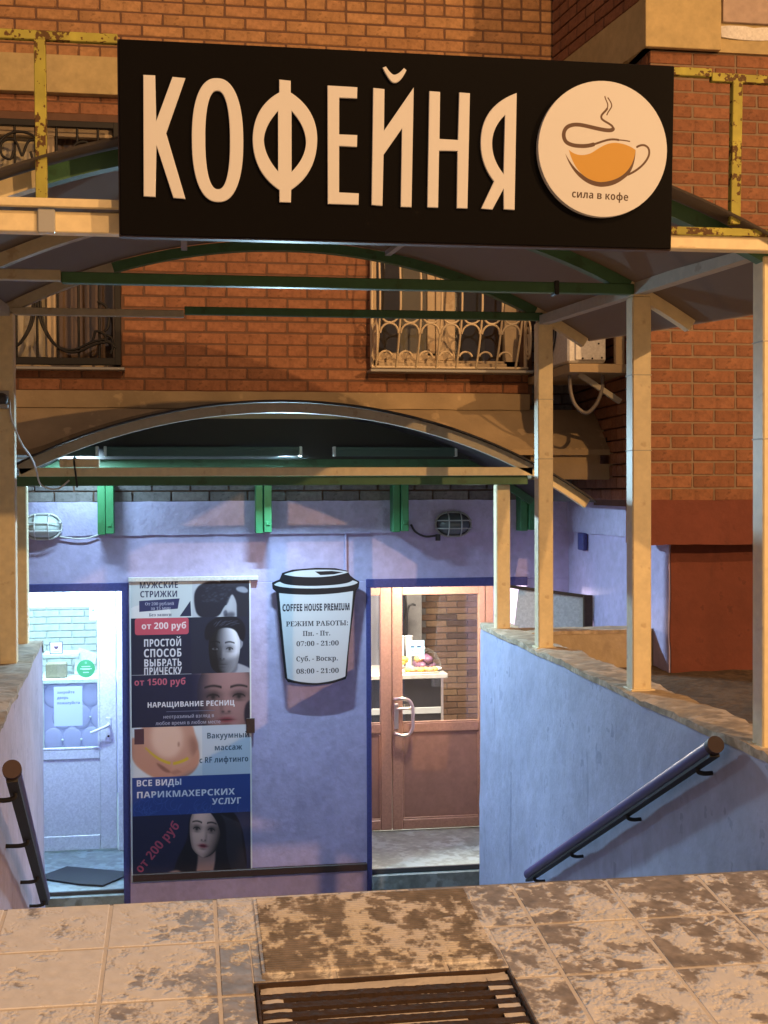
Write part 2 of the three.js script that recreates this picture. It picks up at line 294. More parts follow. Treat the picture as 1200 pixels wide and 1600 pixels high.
// ---------------------------------------------------------------- bricks
const H = 0.0755, L = 0.2605, JT = 0.009;
function brickShapes(h = H - JT, d = 0.03) { // full and half bricks, a few worn variants of each
  const make = (w) => [0, 1, 2].map((k) => { const g = cbox(w, h, d, 0.003 + 0.0015 * k), p = g.attributes.position; for (let i = 0; i < p.count; i++) p.setX(i, p.getX(i) + 0.0012 * Math.sin(i * (k + 1)));
    const uv = g.attributes.uv; for (let i = 0; i < uv.count; i++) { uv.setX(i, uv.getX(i) + k * 0.37 + w * 3); uv.setY(i, uv.getY(i) + k * 0.21); } return g; });
  return { full: make(L - JT), half: make(L / 2 - JT) };
}
const BR = brickShapes();
camera.updateMatrixWorld(true); camera.updateProjectionMatrix();
// lays bricks on a plane: origin o, direction along the wall a, outward normal n; cut(u,v) says where there is none.
// bricks that a passer-by can pick apart are parts of their own; those tucked behind other things are joined.
function layBricks(parent, o, a, len, y0, y1, tones, holes, hidden, headers = () => false, shift = 0, cap = 290) {
  const turn = Math.atan2(-a.z, a.x), rest = new Map(); let n = 0;
  for (let r = 0, y = y0; y + H * 0.5 < y1; r++, y += H) {
    const hd = headers(r), w = hd ? L / 2 : L, off = hd ? 0 : ((r + shift) % 2) * L / 2, vm = y + H / 2;
    const cuts = (holes ?? []).filter((h) => vm > h[2] && vm < h[3]).sort((p, q) => p[0] - q[0]);
    for (let u = -off; u < len; u += w) {
      let free = [[Math.max(u, 0), Math.min(u + w, len)]];
      for (const h of cuts) free = free.flatMap(([p, q]) => q <= h[0] || p >= h[1] ? [[p, q]] : [[p, Math.min(q, h[0])], [Math.max(p, h[1]), q]]).filter(([p, q]) => q > p);
      for (const [us, ue] of free) {
        if (ue - us < 0.03) continue;
        const half = ue - us < L * 0.75, full = half ? L / 2 : L, um = (us + ue) / 2, k = (ue - us - JT) / (full - JT);
        const geo = (half ? BR.half : BR.full)[Math.floor(rnd() * 3)], m = tones[Math.floor(rnd() * tones.length)], out = rr(-0.0015, 0.0015), x = o.x + a.x * um, z = o.z + a.z * um;
        if (!hidden(um, vm) && n < cap) { const b = put('brick', geo, m, parent, x, vm, z + out); b.rotation.y = turn; b.scale.x = k; n++; } else {
          const g = geo.clone(); g.scale(k, 1, 1); g.rotateY(turn); g.translate(x, vm, z); if (!rest.has(m)) rest.set(m, []); rest.get(m).push(g);
        }
      }
    }
  }
  for (const [m, list] of rest) part('brick_courses', merge(list), m, parent).userData.kind = 'stuff';
  return n;
}

// ================================================================ SETTING
const SL = Math.atan(0.1158), yP = (z) => -0.0137 - 0.1158 * z, cosS = Math.cos(SL);
const onSlope = (o) => { o.rotation.set(SL, 0, -0.0023); return o; };     // lies on the forecourt, which climbs to the stairs
const tSnow = snowTex('color'), tSnowB = snowTex('bump'), tSnowR = snowTex('rough');
M.snowTile = new THREE.MeshStandardMaterial({ map: tSnow, bumpMap: tSnowB, bumpScale: 0.006, roughnessMap: tSnowR, roughness: 1 });
M.snowBed = new THREE.MeshStandardMaterial({ color: C(0.64, 0.60, 0.57), roughness: 0.95, bumpMap: plasterBump, bumpScale: 0.01 });
{
  const pv = onSlope(struct('pavement', 'tiled forecourt under thin trodden snow in front of the stairs', [0, -0.0137, 0]));
  BASE.set(pv, [0, 0, 0]);
  // tile grid: columns every 0.30 m, rows every 0.297 m along the slope; the first row is cut at the stair edge
  const xs = []; for (let k = -4; k <= 8; k++) xs.push(0.077 + 0.30 * k);
  const ss = [-3.812 / cosS, -3.535 / cosS, -3.238 / cosS, -2.941 / cosS, -2.644 / cosS, -2.347 / cosS, -2.05 / cosS];
  for (let r = 0; r + 1 < ss.length; r++) for (let c = 0; c + 1 < xs.length; c++) {
    const x0 = xs[c] + 0.0038, x1 = xs[c + 1] - 0.0038, s0 = ss[r] + (r ? 0.0038 : 0), s1 = ss[r + 1] - 0.0038;
    let strips = [[x0, x1, s0, s1]];
    if (x1 > 0.16 && x0 < 0.84 && r >= 1) { // the scraper pit takes this corner
      strips = []; if (x0 < 0.165) strips.push([x0, 0.165, s0, s1]); if (x1 > 0.842) strips.push([0.842, x1, s0, s1]);
      const lo = -3.30 / cosS; if (s0 < lo) strips.push([Math.max(x0, 0.165), Math.min(x1, 0.842), s0, lo]);
    }
    for (const [a, b, e, f] of strips) { if (b - a < 0.02) continue;
      const g = cbox(b - a, 0.03, f - e, 0.003); snowUV(g, (a + b) / 2, (e + f) / 2);
      const m = shadow(new THREE.Mesh(g, M.snowTile)); m.name = 'paving_tile'; m.position.set((a + b) / 2, -0.0148 + rr(-0.0002, 0.0006), (e + f) / 2); m.rotation.set(rr(-0.0012, 0.0012), 0, rr(-0.0012, 0.0012)); pv.add(m);
    }
  }
  const bed = [B(-3.2, 0.162, -0.10, -0.0012, -3.805 / cosS, 0.6, 0), B(0.845, 6, -0.10, -0.0012, -3.805 / cosS, 0.6, 0), B(0.162, 0.845, -0.10, -0.0012, -3.805 / cosS, -3.302 / cosS, 0), B(0.162, 0.845, -0.16, -0.10, -3.31 / cosS, -2.5, 0), B(0.162, 0.845, -0.10, -0.0012, -2.5, 0.6, 0)];
  part('snow_bed', bed, M.snowBed, pv);
}
struct('ground'); { const g = scene.children.at(-1); part('ground_sheet', B(-90, 90, -0.6, -0.09, 0.55, 120, 0), M.snowGround, g); }
{ // trodden earth and snow on either side of the stairwell
  const y = struct('yard', 'bare frozen earth beside the stairwell parapet');
  const slab = (x0, x1) => { const g = rough(x0, x1, -0.3, 0.43, -7.4, -3.83, 0.012, 0.12, (x, yy, z) => [x, yy > 0.2 ? yy + (-z - 3.8) * 0.038 : yy, z]); return g; };
  part('earth', [slab(2.03, 4.6), slab(-4.6, -1.0)], M.dirt, y);
  part('far_earth', [B(4.6, 40, -0.3, 0.45, -7.4, -3.8, 0), B(-40, -4.6, -0.3, 0.45, -7.4, -3.8, 0), B(6, 40, -0.5, 0.2, -3.8, 0.6, 0), B(-40, -3.2, -0.5, 0.2, -3.8, 0.6, 0)], M.dirt, y);
}
{
  const st = struct('stairs', 'concrete steps going down to the basement doors');
  for (let k = 0; k < 9; k++) part('step', B(-0.9, 1.9, -1.45, 0.405 - 0.178 * (k + 1) + 0.0, -3.83 - 0.3 * k, -3.83 - 0.3 * (k + 1), 0.006), M.concrete, st);
  part('nosing', B(-1.2, 1.9, 0.30, 0.418, -3.845, -3.80, 0.004), M.concrete, st);
  const ld = struct('landing', 'dark wet floor at the foot of the stairs');
  part('floor_slab', B(-1.6, 2.8, -1.5, -1.2, -9.2, -6.5, 0.004), M.landing, ld);
}

// ---------------------------------------------------------------- stairwell parapets
{
  const w = thing('parapet_wall', 'blue painted stairwell wall carrying the three cream posts on its right side', 'wall', [1.95, -1.4, -5.9], 'stairwell parapets');
  part('wall_face', rough(1.85, 2.03, -1.4, 0.765, -7.95, -3.85, 0.005, 0.055, (x, y, z) => [x < 1.9 ? x - Math.max(0, -z - 7.7) * (0.7 - y) * 0.03 : x, y, z]), M.blueWall, w);
  part('coping', rough(1.842, 2.04, 0.755, 0.785, -7.955, -3.845, 0.007, 0.045), M.sandCap, w, 'crumbling cement top with frost and chips');
  const l = thing('parapet_wall', 'lilac stairwell wall at the left frame edge with frosty bluish top', 'wall', [-0.9, -1.4, -5.9], 'stairwell parapets');
  const skew = (x, y, z) => [x - 0.058 * (z + 7.95) * -1, y - Math.max(0, -z - 7.75) * 0.35 - Math.max(0, -z - 5) * 0.012, z];
  part('wall_face', rough(-1.16, -0.86, -1.4, 0.775, -7.95, -3.85, 0.005, 0.055, skew), M.leftWall, l);
  part('coping', rough(-1.17, -0.853, 0.768, 0.792, -7.955, -3.845, 0.007, 0.045, skew), M.cement, l, 'frosty cement top');
  const r = thing('low_wall', 'low ochre concrete kerb wall between the parapet and the red plinth', 'wall', [2.4, 0.4, -7.5]);
  part('wall_face', rough(2.03, 2.80, -1.3, 0.775, -7.62, -7.40, 0.007, 0.05), M.ochre, r);
  part('coping', rough(2.02, 2.81, 0.768, 0.79, -7.625, -7.395, 0.007, 0.045), M.sandCap, r);
}

// ---------------------------------------------------------------- basement facade with its two deep doorways
{
  const f = thing('basement_facade', 'lilac painted entrance wall with two deep doorways below the brick', 'wall', [0.5, -1.5, -8.9]);
  part('wall_pier', B(-0.435, 1.28, -1.5, 1.0, -8.9, -9.95), M.lilac, f);
  part('wall_pier', B(2.41, 2.9, -1.5, 1.0, -8.9, -9.95), M.lilac, f);
  part('wall_pier', B(-3.2, -1.33, -1.5, 1.0, -8.9, -9.95), M.lilac, f);
  part('lintel', B(-3.2, 2.9, 1.0, 1.36, -8.902, -9.95), M.lilac, f);
  part('plaster_band', rough(-3.2, 2.9, 1.335, 1.565, -9.3, -8.886, 0.006, 0.05), M.lilacRough, f, 'rough hand-plastered lilac band');
  part('brick_backing', B(-3.2, 2.9, 1.55, 2.2, -8.912, -9.4, 0), M.mortar, f);
  layBricks(f, V(-1.4, 0, -8.905), V(1, 0, 0), 4.25, 1.56, 2.17, GREY, null, (u, v) => v > 1.8);
  part('alcove_back', B(2.2, 2.95, 2.1, 4.3, -8.915, -9.3, 0), M.mortar, f); layBricks(f, V(2.28, 0, -8.91), V(1, 0, 0), 0.6, 2.17, 4.15, GREY, null, () => true);
  // navy painted edges round the doorways
  part('door_edging', [B(-0.437, -0.392, -1.2, 1.0, -8.893, -8.92), B(-1.33, -0.392, 0.955, 1.012, -8.892, -8.92)], M.navy, f);
  part('door_edging', [B(1.247, 1.282, -1.2, 0.95, -8.893, -8.92), B(1.247, 2.415, 0.95, 1.012, -8.892, -8.92)], M.navy, f);
  part('threshold', [B(-1.33, -0.435, -1.5, -1.10, -8.94, -9.95)], M.coolLitTile, f);
  part('threshold', [B(1.28, 2.41, -1.5, -1.05, -8.94, -9.95)], M.coolLitTile, f);
  part('threshold_edge', B(-1.33, -0.435, -1.19, -1.125, -8.885, -8.94), M.coolLitTile, f); part('threshold_edge', B(1.28, 2.41, -1.19, -1.085, -8.885, -8.94), M.coolLitTile, f);
  part('shadow_gap_strip', B(1.28, 2.41, -1.083, -1.048, -8.925, -8.945), M.darkGrey, f);  // dark grey strip stands for the shadow gap at the threshold edge
  part('shadow_gap_strip', B(-1.33, -0.435, -1.125, -1.098, -8.925, -8.945), M.darkGrey, f);
  part('cable_trunk', [B(1.098, 1.112, 0.98, 1.345, -8.885, -8.90), B(1.098, 1.28, 1.332, 1.346, -8.880, -8.90)], M.lilac, f);
}
{ // the blue wing wall and the red plinth of the projecting bay
  const w = thing('wing_wall', 'blue painted side wall closing the pit on the right', 'wall', [2.8, -1.4, -8.1]);
  part('wall_face', rough(2.80, 3.1, -1.4, 1.54, -8.95, -7.18, 0.004, 0.06, (x, y, z) => [x + (z + 7.3) * 0.048, y, z]), M.lilac, w);
  part('plaster_band', rough(2.78, 3.08, 1.335, 1.56, -8.95, -7.19, 0.006, 0.06, (x, y, z) => [x + (z + 7.3) * 0.048, y, z]), M.lilacRough, w);
  const p = thing('red_plinth', 'dark red painted plinth under the projecting brick bay', 'wall', [3.8, 0.3, -7.3]);
  part('wall_face', rough(2.815, 6, 0.2, 1.4, -7.6, -7.17, 0.006, 0.08), M.redPaint, p);
}

// ---------------------------------------------------------------- first floor brick wall
const WL = [-2.1, -0.40, 2.425, 3.965], WR = [1.215, 2.225, 2.435, 3.965];
{
  const w = thing('brick_wall', 'first-floor red brick wall between the two barred windows', 'wall', [0.5, 2.17, -8.4]);
  const zc = -8.308, zb = -8.62, core = [];
  core.push(B(-3.2, WL[0], 2.25, 4.15, zc, zb, 0), B(WL[1], WR[0], 2.25, 4.15, zc, zb, 0), B(WR[1], 2.28, 2.25, 4.15, zc, -8.95, 0));
  core.push(B(WL[0], WL[1], 2.25, WL[2], zc, zb, 0), B(WL[0], WL[1], WL[3], 4.15, zc, zb, 0), B(WR[0], WR[1], 2.25, WR[2], zc, zb, 0), B(WR[0], WR[1], WR[3], 4.15, zc, zb, 0));
  part('mortar_bed', core, M.mortar, w);
  const cut = [WL, WR].map(([a, b, c, d]) => [a + 2.6, b + 2.6, c - 0.03, d + 0.03]);
  const hidden = (u, v) => { const x = u - 2.6; return x < -1.25 || (v > 3.25 && !(x < -0.3)) ; };
  layBricks(w, V(-2.6, 0, -8.319), V(1, 0, 0), 4.87, 2.275, 4.13, RED, cut, hidden, (r) => r % 6 === 3);
  part('return_face', B(2.262, 2.286, 2.2, 4.15, -8.30, -8.9, 0), M.mortar, w);
  part('cornice', rough(-3.2, 2.26, 2.165, 2.272, -8.9, -8.262, 0.004, 0.05), M.cornice, w, 'peeling cream rendered string course');
}
{
  const w = thing('upper_brick_wall', 'orange-lit upper brick wall with cream band at the top of the view', 'wall', [0, 4.1, -8.4]);
  part('cream_band', B(-3.2, 2.44, 4.125, 4.36, -8.24, -8.7), M.creamBand, w);
  part('mortar_bed', B(-3.2, 2.44, 4.355, 9, -8.298, -8.9, 0), M.mortar, w);
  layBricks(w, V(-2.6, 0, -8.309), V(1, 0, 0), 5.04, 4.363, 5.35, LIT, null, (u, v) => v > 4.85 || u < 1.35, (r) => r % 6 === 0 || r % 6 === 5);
}
{
  const b = thing('brick_bay', 'projecting red brick bay rising on the right with pale mortar', 'wall', [3.8, 1.3, -7.0]);
  part('mortar_bed', B(2.63, 6, 1.5, 4.22, -7.008, -7.4, 0), M.mortarPale, b);
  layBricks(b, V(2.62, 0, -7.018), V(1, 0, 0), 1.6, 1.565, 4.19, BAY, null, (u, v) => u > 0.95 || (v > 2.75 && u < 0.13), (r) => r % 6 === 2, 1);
  part('painted_band', rough(2.62, 6, 1.315, 1.575, -7.4, -6.985, 0.006, 0.07), M.redPaint, b, 'red painted render at the foot of the bay');
  // dark left flank
  const flank = new THREE.BoxGeometry(1.86, 2.68, 0.06); flank.rotateY(Math.atan2(1.9, 0.13)); flank.translate(2.735, 2.87, -7.98); boxUV(flank);
  part('flank', flank, M.mortar, b);
  const fb = []; { const a = V(0.13, 0, -1.9).normalize(); const ft = new THREE.Group(); ft.name = 'flank_bricks'; }
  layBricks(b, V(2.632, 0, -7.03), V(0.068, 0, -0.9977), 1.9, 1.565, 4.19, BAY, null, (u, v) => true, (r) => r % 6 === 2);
  // upper storey of the bay, splayed the other way
  const band = rough(0, 1.33, 4.13, 4.36, -0.1, 0, 0.001, 0.2); band.rotateY(Math.atan2(-1.3, 0.17)); const q = new THREE.Matrix4();
  const side = (y0, y1, off) => { const P = [[2.435 - off, y0, -8.3], [2.60 - off, y0, -6.985], [2.60 - off, y1, -6.985], [2.435 - off, y1, -8.3], [3.4, y0, -8.3], [3.4, y0, -6.985], [3.4, y1, -6.985], [3.4, y1, -8.3]].map((v) => V(...v));
    const g = new THREE.BufferGeometry(), F = [[0, 1, 2, 3], [1, 5, 6, 2], [0, 4, 5, 1], [3, 2, 6, 7]], A = []; for (const [i, j, k, l] of F) for (const v of [i, j, k, i, k, l]) A.push(P[v].x, P[v].y, P[v].z); g.setAttribute('position', new THREE.Float32BufferAttribute(A, 3)); g.computeVertexNormals(); return boxUV(g); };
  part('cream_band', side(4.135, 4.42, 0.02), M.creamBand, b);
  part('upper_flank', side(4.415, 9, -0.006), M.mortar, b);
  layBricks(b, V(2.437, 0, -8.28), V(0.1243, 0, 0.9922), 1.28, 4.425, 5.3, RED, null, (u, v) => v > 4.8, (r) => r % 6 === 4, 0, 60);
  part('cream_block', B(2.58, 3.03, 4.135, 4.75, -6.95, -7.3), M.creamBand, b, 'ochre rendered corner block');
  part('render_panel', B(3.045, 6, 4.30, 4.75, -6.96, -7.3), M.pinkRender, b);
  part('broken_edging', rough(3.04, 6, 4.215, 4.285, -7.2, -6.975, 0.012, 0.05), M.white, b, 'chipped white edging under the panel');
}
{ // sloping concrete ledge over the basement entrance, cut round the arched canopy
  const R = 3.26, cx = 0.56, ap = 2.20, yAt = (x) => { const d = x - cx; return Math.max(1.89, Math.abs(d) < 1.9 ? Math.min(2.165, ap - (R - Math.sqrt(R * R - d * d)) + 0.03) : 1.89); };
  const P = [], n = 80, at = (i) => { const x = -3.2 + 5.9 * i / n, y = yAt(x), z = -8.28 + (2.168 - y) * 1.55; return [x, y, z]; };
  const q = (a, b, c, d) => { for (const v of [a, b, c, a, c, d]) P.push(...v); };
  for (let i = 0; i < n; i++) {
    const [x, y, z] = at(i), [x2, y2, z2] = at(i + 1), zb = -8.28 - 0.3 * 0;
    q([x, y, z], [x2, y2, z2], [x2, 2.168, zb], [x, 2.168, zb]);                 // top
    q([x, y - 0.035, z], [x2, y2 - 0.035, z2], [x2, y2, z2], [x, y, z]);         // front lip
    q([x, y - 0.035, z], [x, 2.10, zb], [x2, 2.10, zb], [x2, y2 - 0.035, z2]);   // underside
  }
  const g = new THREE.BufferGeometry(); g.setAttribute('position', new THREE.Float32BufferAttribute(P, 3)); g.computeVertexNormals(); boxUV(g);
  const t = thing('sloping_ledge', 'cream sloping concrete ledge along the foot of the brick wall', 'ledge', [0, 2, -8.1]);
  part('slab', g, M.cornice, t);
  part('fascia', [rough(2.16, 2.70, 1.70, 1.80, -8.0, -7.86, 0.003, 0.06), B(2.16, 2.62, 1.795, 1.868, -7.875, -8.0)], M.cornice, t, 'cream fascia beam under the ledge');
  part('drain_hole', rod([2.70, 1.965, -7.93], [2.70, 1.945, -7.915], 0.028, 16), M.blackMetal, t);
}

// ================================================================ WINDOWS AND GRILLES
{
  const w = thing('window', 'dark window with brown curtain behind the black scrollwork grille', 'window', [-1.2, 2.42, -8.4]);
  const fz = -8.42; // frames
  part('frame', [B(-0.455, -0.405, 2.43, 3.96, fz, fz - 0.06), B(-2.1, -0.4, 3.90, 3.965, fz, fz - 0.06), B(-2.1, -0.4, 2.43, 2.49, fz, fz - 0.06)], M.frameCream, w);
  part('mullion', B(-0.868, -0.815, 2.49, 3.9, fz, fz - 0.06), M.frameCream, w);
  part('mullion', B(-1.70, -1.64, 2.49, 3.9, fz, fz - 0.06), M.frameCream, w);
  part('pane', B(-0.815, -0.455, 2.49, 3.9, fz - 0.03, fz - 0.036, 0), M.glass, w);
  part('pane', B(-1.64, -0.868, 2.49, 3.9, fz - 0.03, fz - 0.036, 0), M.glass, w);
  const cg = new THREE.PlaneGeometry(0.36, 1.5, 60, 1), p = cg.attributes.position; for (let i = 0; i < p.count; i++) p.setZ(i, 0.022 * Math.sin(p.getX(i) * 62) + 0.01 * Math.sin(p.getX(i) * 23)); cg.computeVertexNormals(); cg.translate(-0.64, 3.2, -8.52); M.curtain.side = THREE.DoubleSide;
  part('curtain', cg, M.curtain, w);
  part('room', [B(-2.2, -0.3, 2.3, 4.1, -9.6, -9.7), B(-2.2, -2.1, 2.3, 4.1, -8.63, -9.6), B(-0.40, -0.3, 2.3, 4.1, -8.63, -9.6), B(-2.2, -0.3, 4.0, 4.1, -8.63, -9.6), B(-2.2, -0.3, 2.3, 2.42, -8.63, -9.6)], M.roomDark, w);
  part('blind', B(-1.72, -0.87, 2.5, 3.9, -8.485, -8.495), M.frameCream, w);
  part('sill', B(-2.15, -0.375, 2.398, 2.415, -8.21, -8.42), M.greyMetal, w);
}
{
  const w = thing('window', 'cream framed window with dark panes behind the white bellied grille', 'window', [1.72, 2.43, -8.4]);
  const fz = -8.40;
  part('frame', [B(1.215, 1.255, 2.44, 3.96, fz, fz - 0.06), B(2.125, 2.225, 2.44, 3.96, fz, fz - 0.06), B(1.215, 2.225, 2.44, 2.50, fz, fz - 0.06), B(1.215, 2.225, 3.9, 3.96, fz, fz - 0.06)], M.frameCream, w);
  part('mullion', B(1.655, 1.785, 2.50, 3.9, fz + 0.005, fz - 0.06), M.frameCream, w);
  part('sash', [B(1.60, 1.655, 2.53, 3.9, fz - 0.01, fz - 0.05), B(1.255, 1.655, 2.50, 2.55, fz - 0.01, fz - 0.05)], M.frameCream, w);
  part('pane', B(1.255, 1.60, 2.55, 3.9, fz - 0.03, fz - 0.036, 0), M.glass, w);
  part('pane', B(1.785, 2.125, 2.50, 3.9, fz - 0.03, fz - 0.036, 0), M.glass, w);
  part('room', [B(1.1, 2.26, 2.3, 4.1, -9.6, -9.7), B(1.1, 1.21, 2.3, 4.1, -8.63, -9.6), B(2.23, 2.26, 2.3, 4.1, -8.63, -9.6), B(1.1, 2.26, 4.0, 4.1, -8.63, -9.6), B(1.1, 2.26, 2.3, 2.43, -8.63, -9.6)], M.roomDark, w);
  part('sill', B(1.18, 2.26, 2.400, 2.418, -8.16, -8.40), M.greyMetal, w);
  part('inner_sill', B(1.256, 2.12, 2.44, 2.475, -8.32, -8.40), M.frameCream, w);
}
{ // black flat grille with scrolls
  const g = thing('window_grille', 'black wrought iron grille with sweeping curves over the left window', 'window grille', [-1.2, 2.42, -8.27]), z = -8.25;
  part('frame', [B(-0.435, -0.395, 2.43, 3.95, z - 0.02, z + 0.02), B(-2.1, -0.395, 3.91, 3.95, z - 0.018, z + 0.018), B(-2.1, -0.395, 2.43, 2.475, z - 0.018, z + 0.018)], M.blackMetal, g);
  for (let x = -0.53; x > -2; x -= 0.1265) part('upright', rod([x, 2.46, z], [x, 3.93, z], 0.008, 8), M.blackMetal, g);
  const sc = (pts) => tube(pts.map(([x, y]) => [x, y, z + 0.016]), 0.009, 40, 6);
  for (const s of [1, -1]) for (const d of [0, 0.032]) { const C0 = -0.91, at = (dx, y) => [C0 + s * (dx + d * 0.5), y - d * 0.45]; part('scroll', sc([at(0.004, 3.1), at(0.012, 2.76), at(0.045, 2.645), at(0.12, 2.545), at(0.215, 2.522), at(0.335, 2.572), at(0.42, 2.588), at(0.47, 2.55)]), M.blackMetal, g); }
  part('scroll', sc([[-0.49, 2.62], [-0.455, 2.60], [-0.445, 2.55], [-0.46, 2.50]]), M.blackMetal, g);
  part('scroll', sc([[-0.53, 2.58], [-0.5, 2.57], [-0.49, 2.60], [-0.51, 2.63], [-0.55, 2.64], [-0.57, 2.58]]), M.blackMetal, g);
  part('scroll', sc([[-0.54, 2.83], [-0.49, 2.80], [-0.47, 2.74], [-0.48, 2.66], [-0.5, 2.64]]), M.blackMetal, g);
  for (const cx of [-0.99, -0.55]) for (const s of [-1, 1]) part('scroll', sc([[cx, 3.72], [cx + s * 0.05, 3.82], [cx + s * 0.12, 3.80], [cx + s * 0.12, 3.72], [cx + s * 0.07, 3.70], [cx + s * 0.05, 3.75]]), M.blackMetal, g);
  const t = []; for (let i = 0; i <= 20; i++) { const a = i / 20 * Math.PI; t.push([-1.0 + 0.14 * Math.cos(a), 3.74 + 0.13 * Math.sin(a)]); } part('scroll', sc(t), M.blackMetal, g);
}
{ // white bellied grille
  const g = thing('window_grille', 'cream iron grille bulging outwards over the right window', 'window grille', [1.72, 2.42, -8.25]);
  const prof = (y) => { const t = Math.max(0, (y - 2.44) / 0.55); return -8.26 + (t < 1 ? 0.20 * Math.pow(Math.sin(Math.PI * Math.min(1, t * 0.62 + 0.0)), 0.9) : 0.20 * Math.max(0, Math.sin(Math.PI * 0.62) - (t - 1) * 0.42)); };
  const upright = (x) => { const p = []; for (let i = 0; i <= 22; i++) { const y = 2.435 + i * 0.048; p.push([x, y, prof(y)]); } return tube(p, 0.0075, 40, 6); };
  const xs = []; for (let k = 0; k <= 7; k++) xs.push(1.228 + k * 0.1335);
  for (const x of xs) part('upright', upright(x), M.grilleWhite, g);
  part('frame', [rod([1.20, 2.44, -8.262], [2.25, 2.44, -8.262], 0.009, 8), rod([1.20, 3.48, prof(3.48)], [2.25, 3.48, prof(3.48)], 0.009, 8), rod([1.205, 2.44, -8.27], [1.205, 3.6, -8.27], 0.012, 8), rod([2.235, 2.44, -8.27], [2.235, 3.6, -8.27], 0.012, 8)], M.grilleWhite, g);
  const ring = (x, y, r, a0, a1, zf) => { const p = []; for (let i = 0; i <= 20; i++) { const a = a0 + (a1 - a0) * i / 20, yy = y + r * Math.sin(a); p.push([x + r * Math.cos(a), yy, (zf ?? prof(yy)) + 0.008]); } return tube(p, 0.0072, 28, 6); };
  for (let k = 0; k < 7; k++) { const x = (xs[k] + xs[k + 1]) / 2;
    part('arc', ring(x, 2.765, 0.058, Math.PI, 2 * Math.PI), M.grilleWhite, g); part('arc', ring(x, 2.645, 0.058, 0, Math.PI), M.grilleWhite, g);
    part('arc', ring(x, 2.50, 0.045, Math.PI * 0.1, Math.PI * 0.9, -8.275), M.grilleWhite, g);
  }
  for (const x of [1.215, 2.225]) for (const [r, y] of [[0.10, 2.62], [0.07, 2.61], [0.04, 2.60]]) { const p = []; for (let i = 0; i <= 24; i++) { const a = i / 24 * Math.PI * 2; p.push([x, y + r * 1.25 * Math.sin(a), -8.17 + r * 0.75 * Math.cos(a)]); } part('side_scroll', tube(p, 0.007, 30, 6), M.grilleWhite, g); }
}

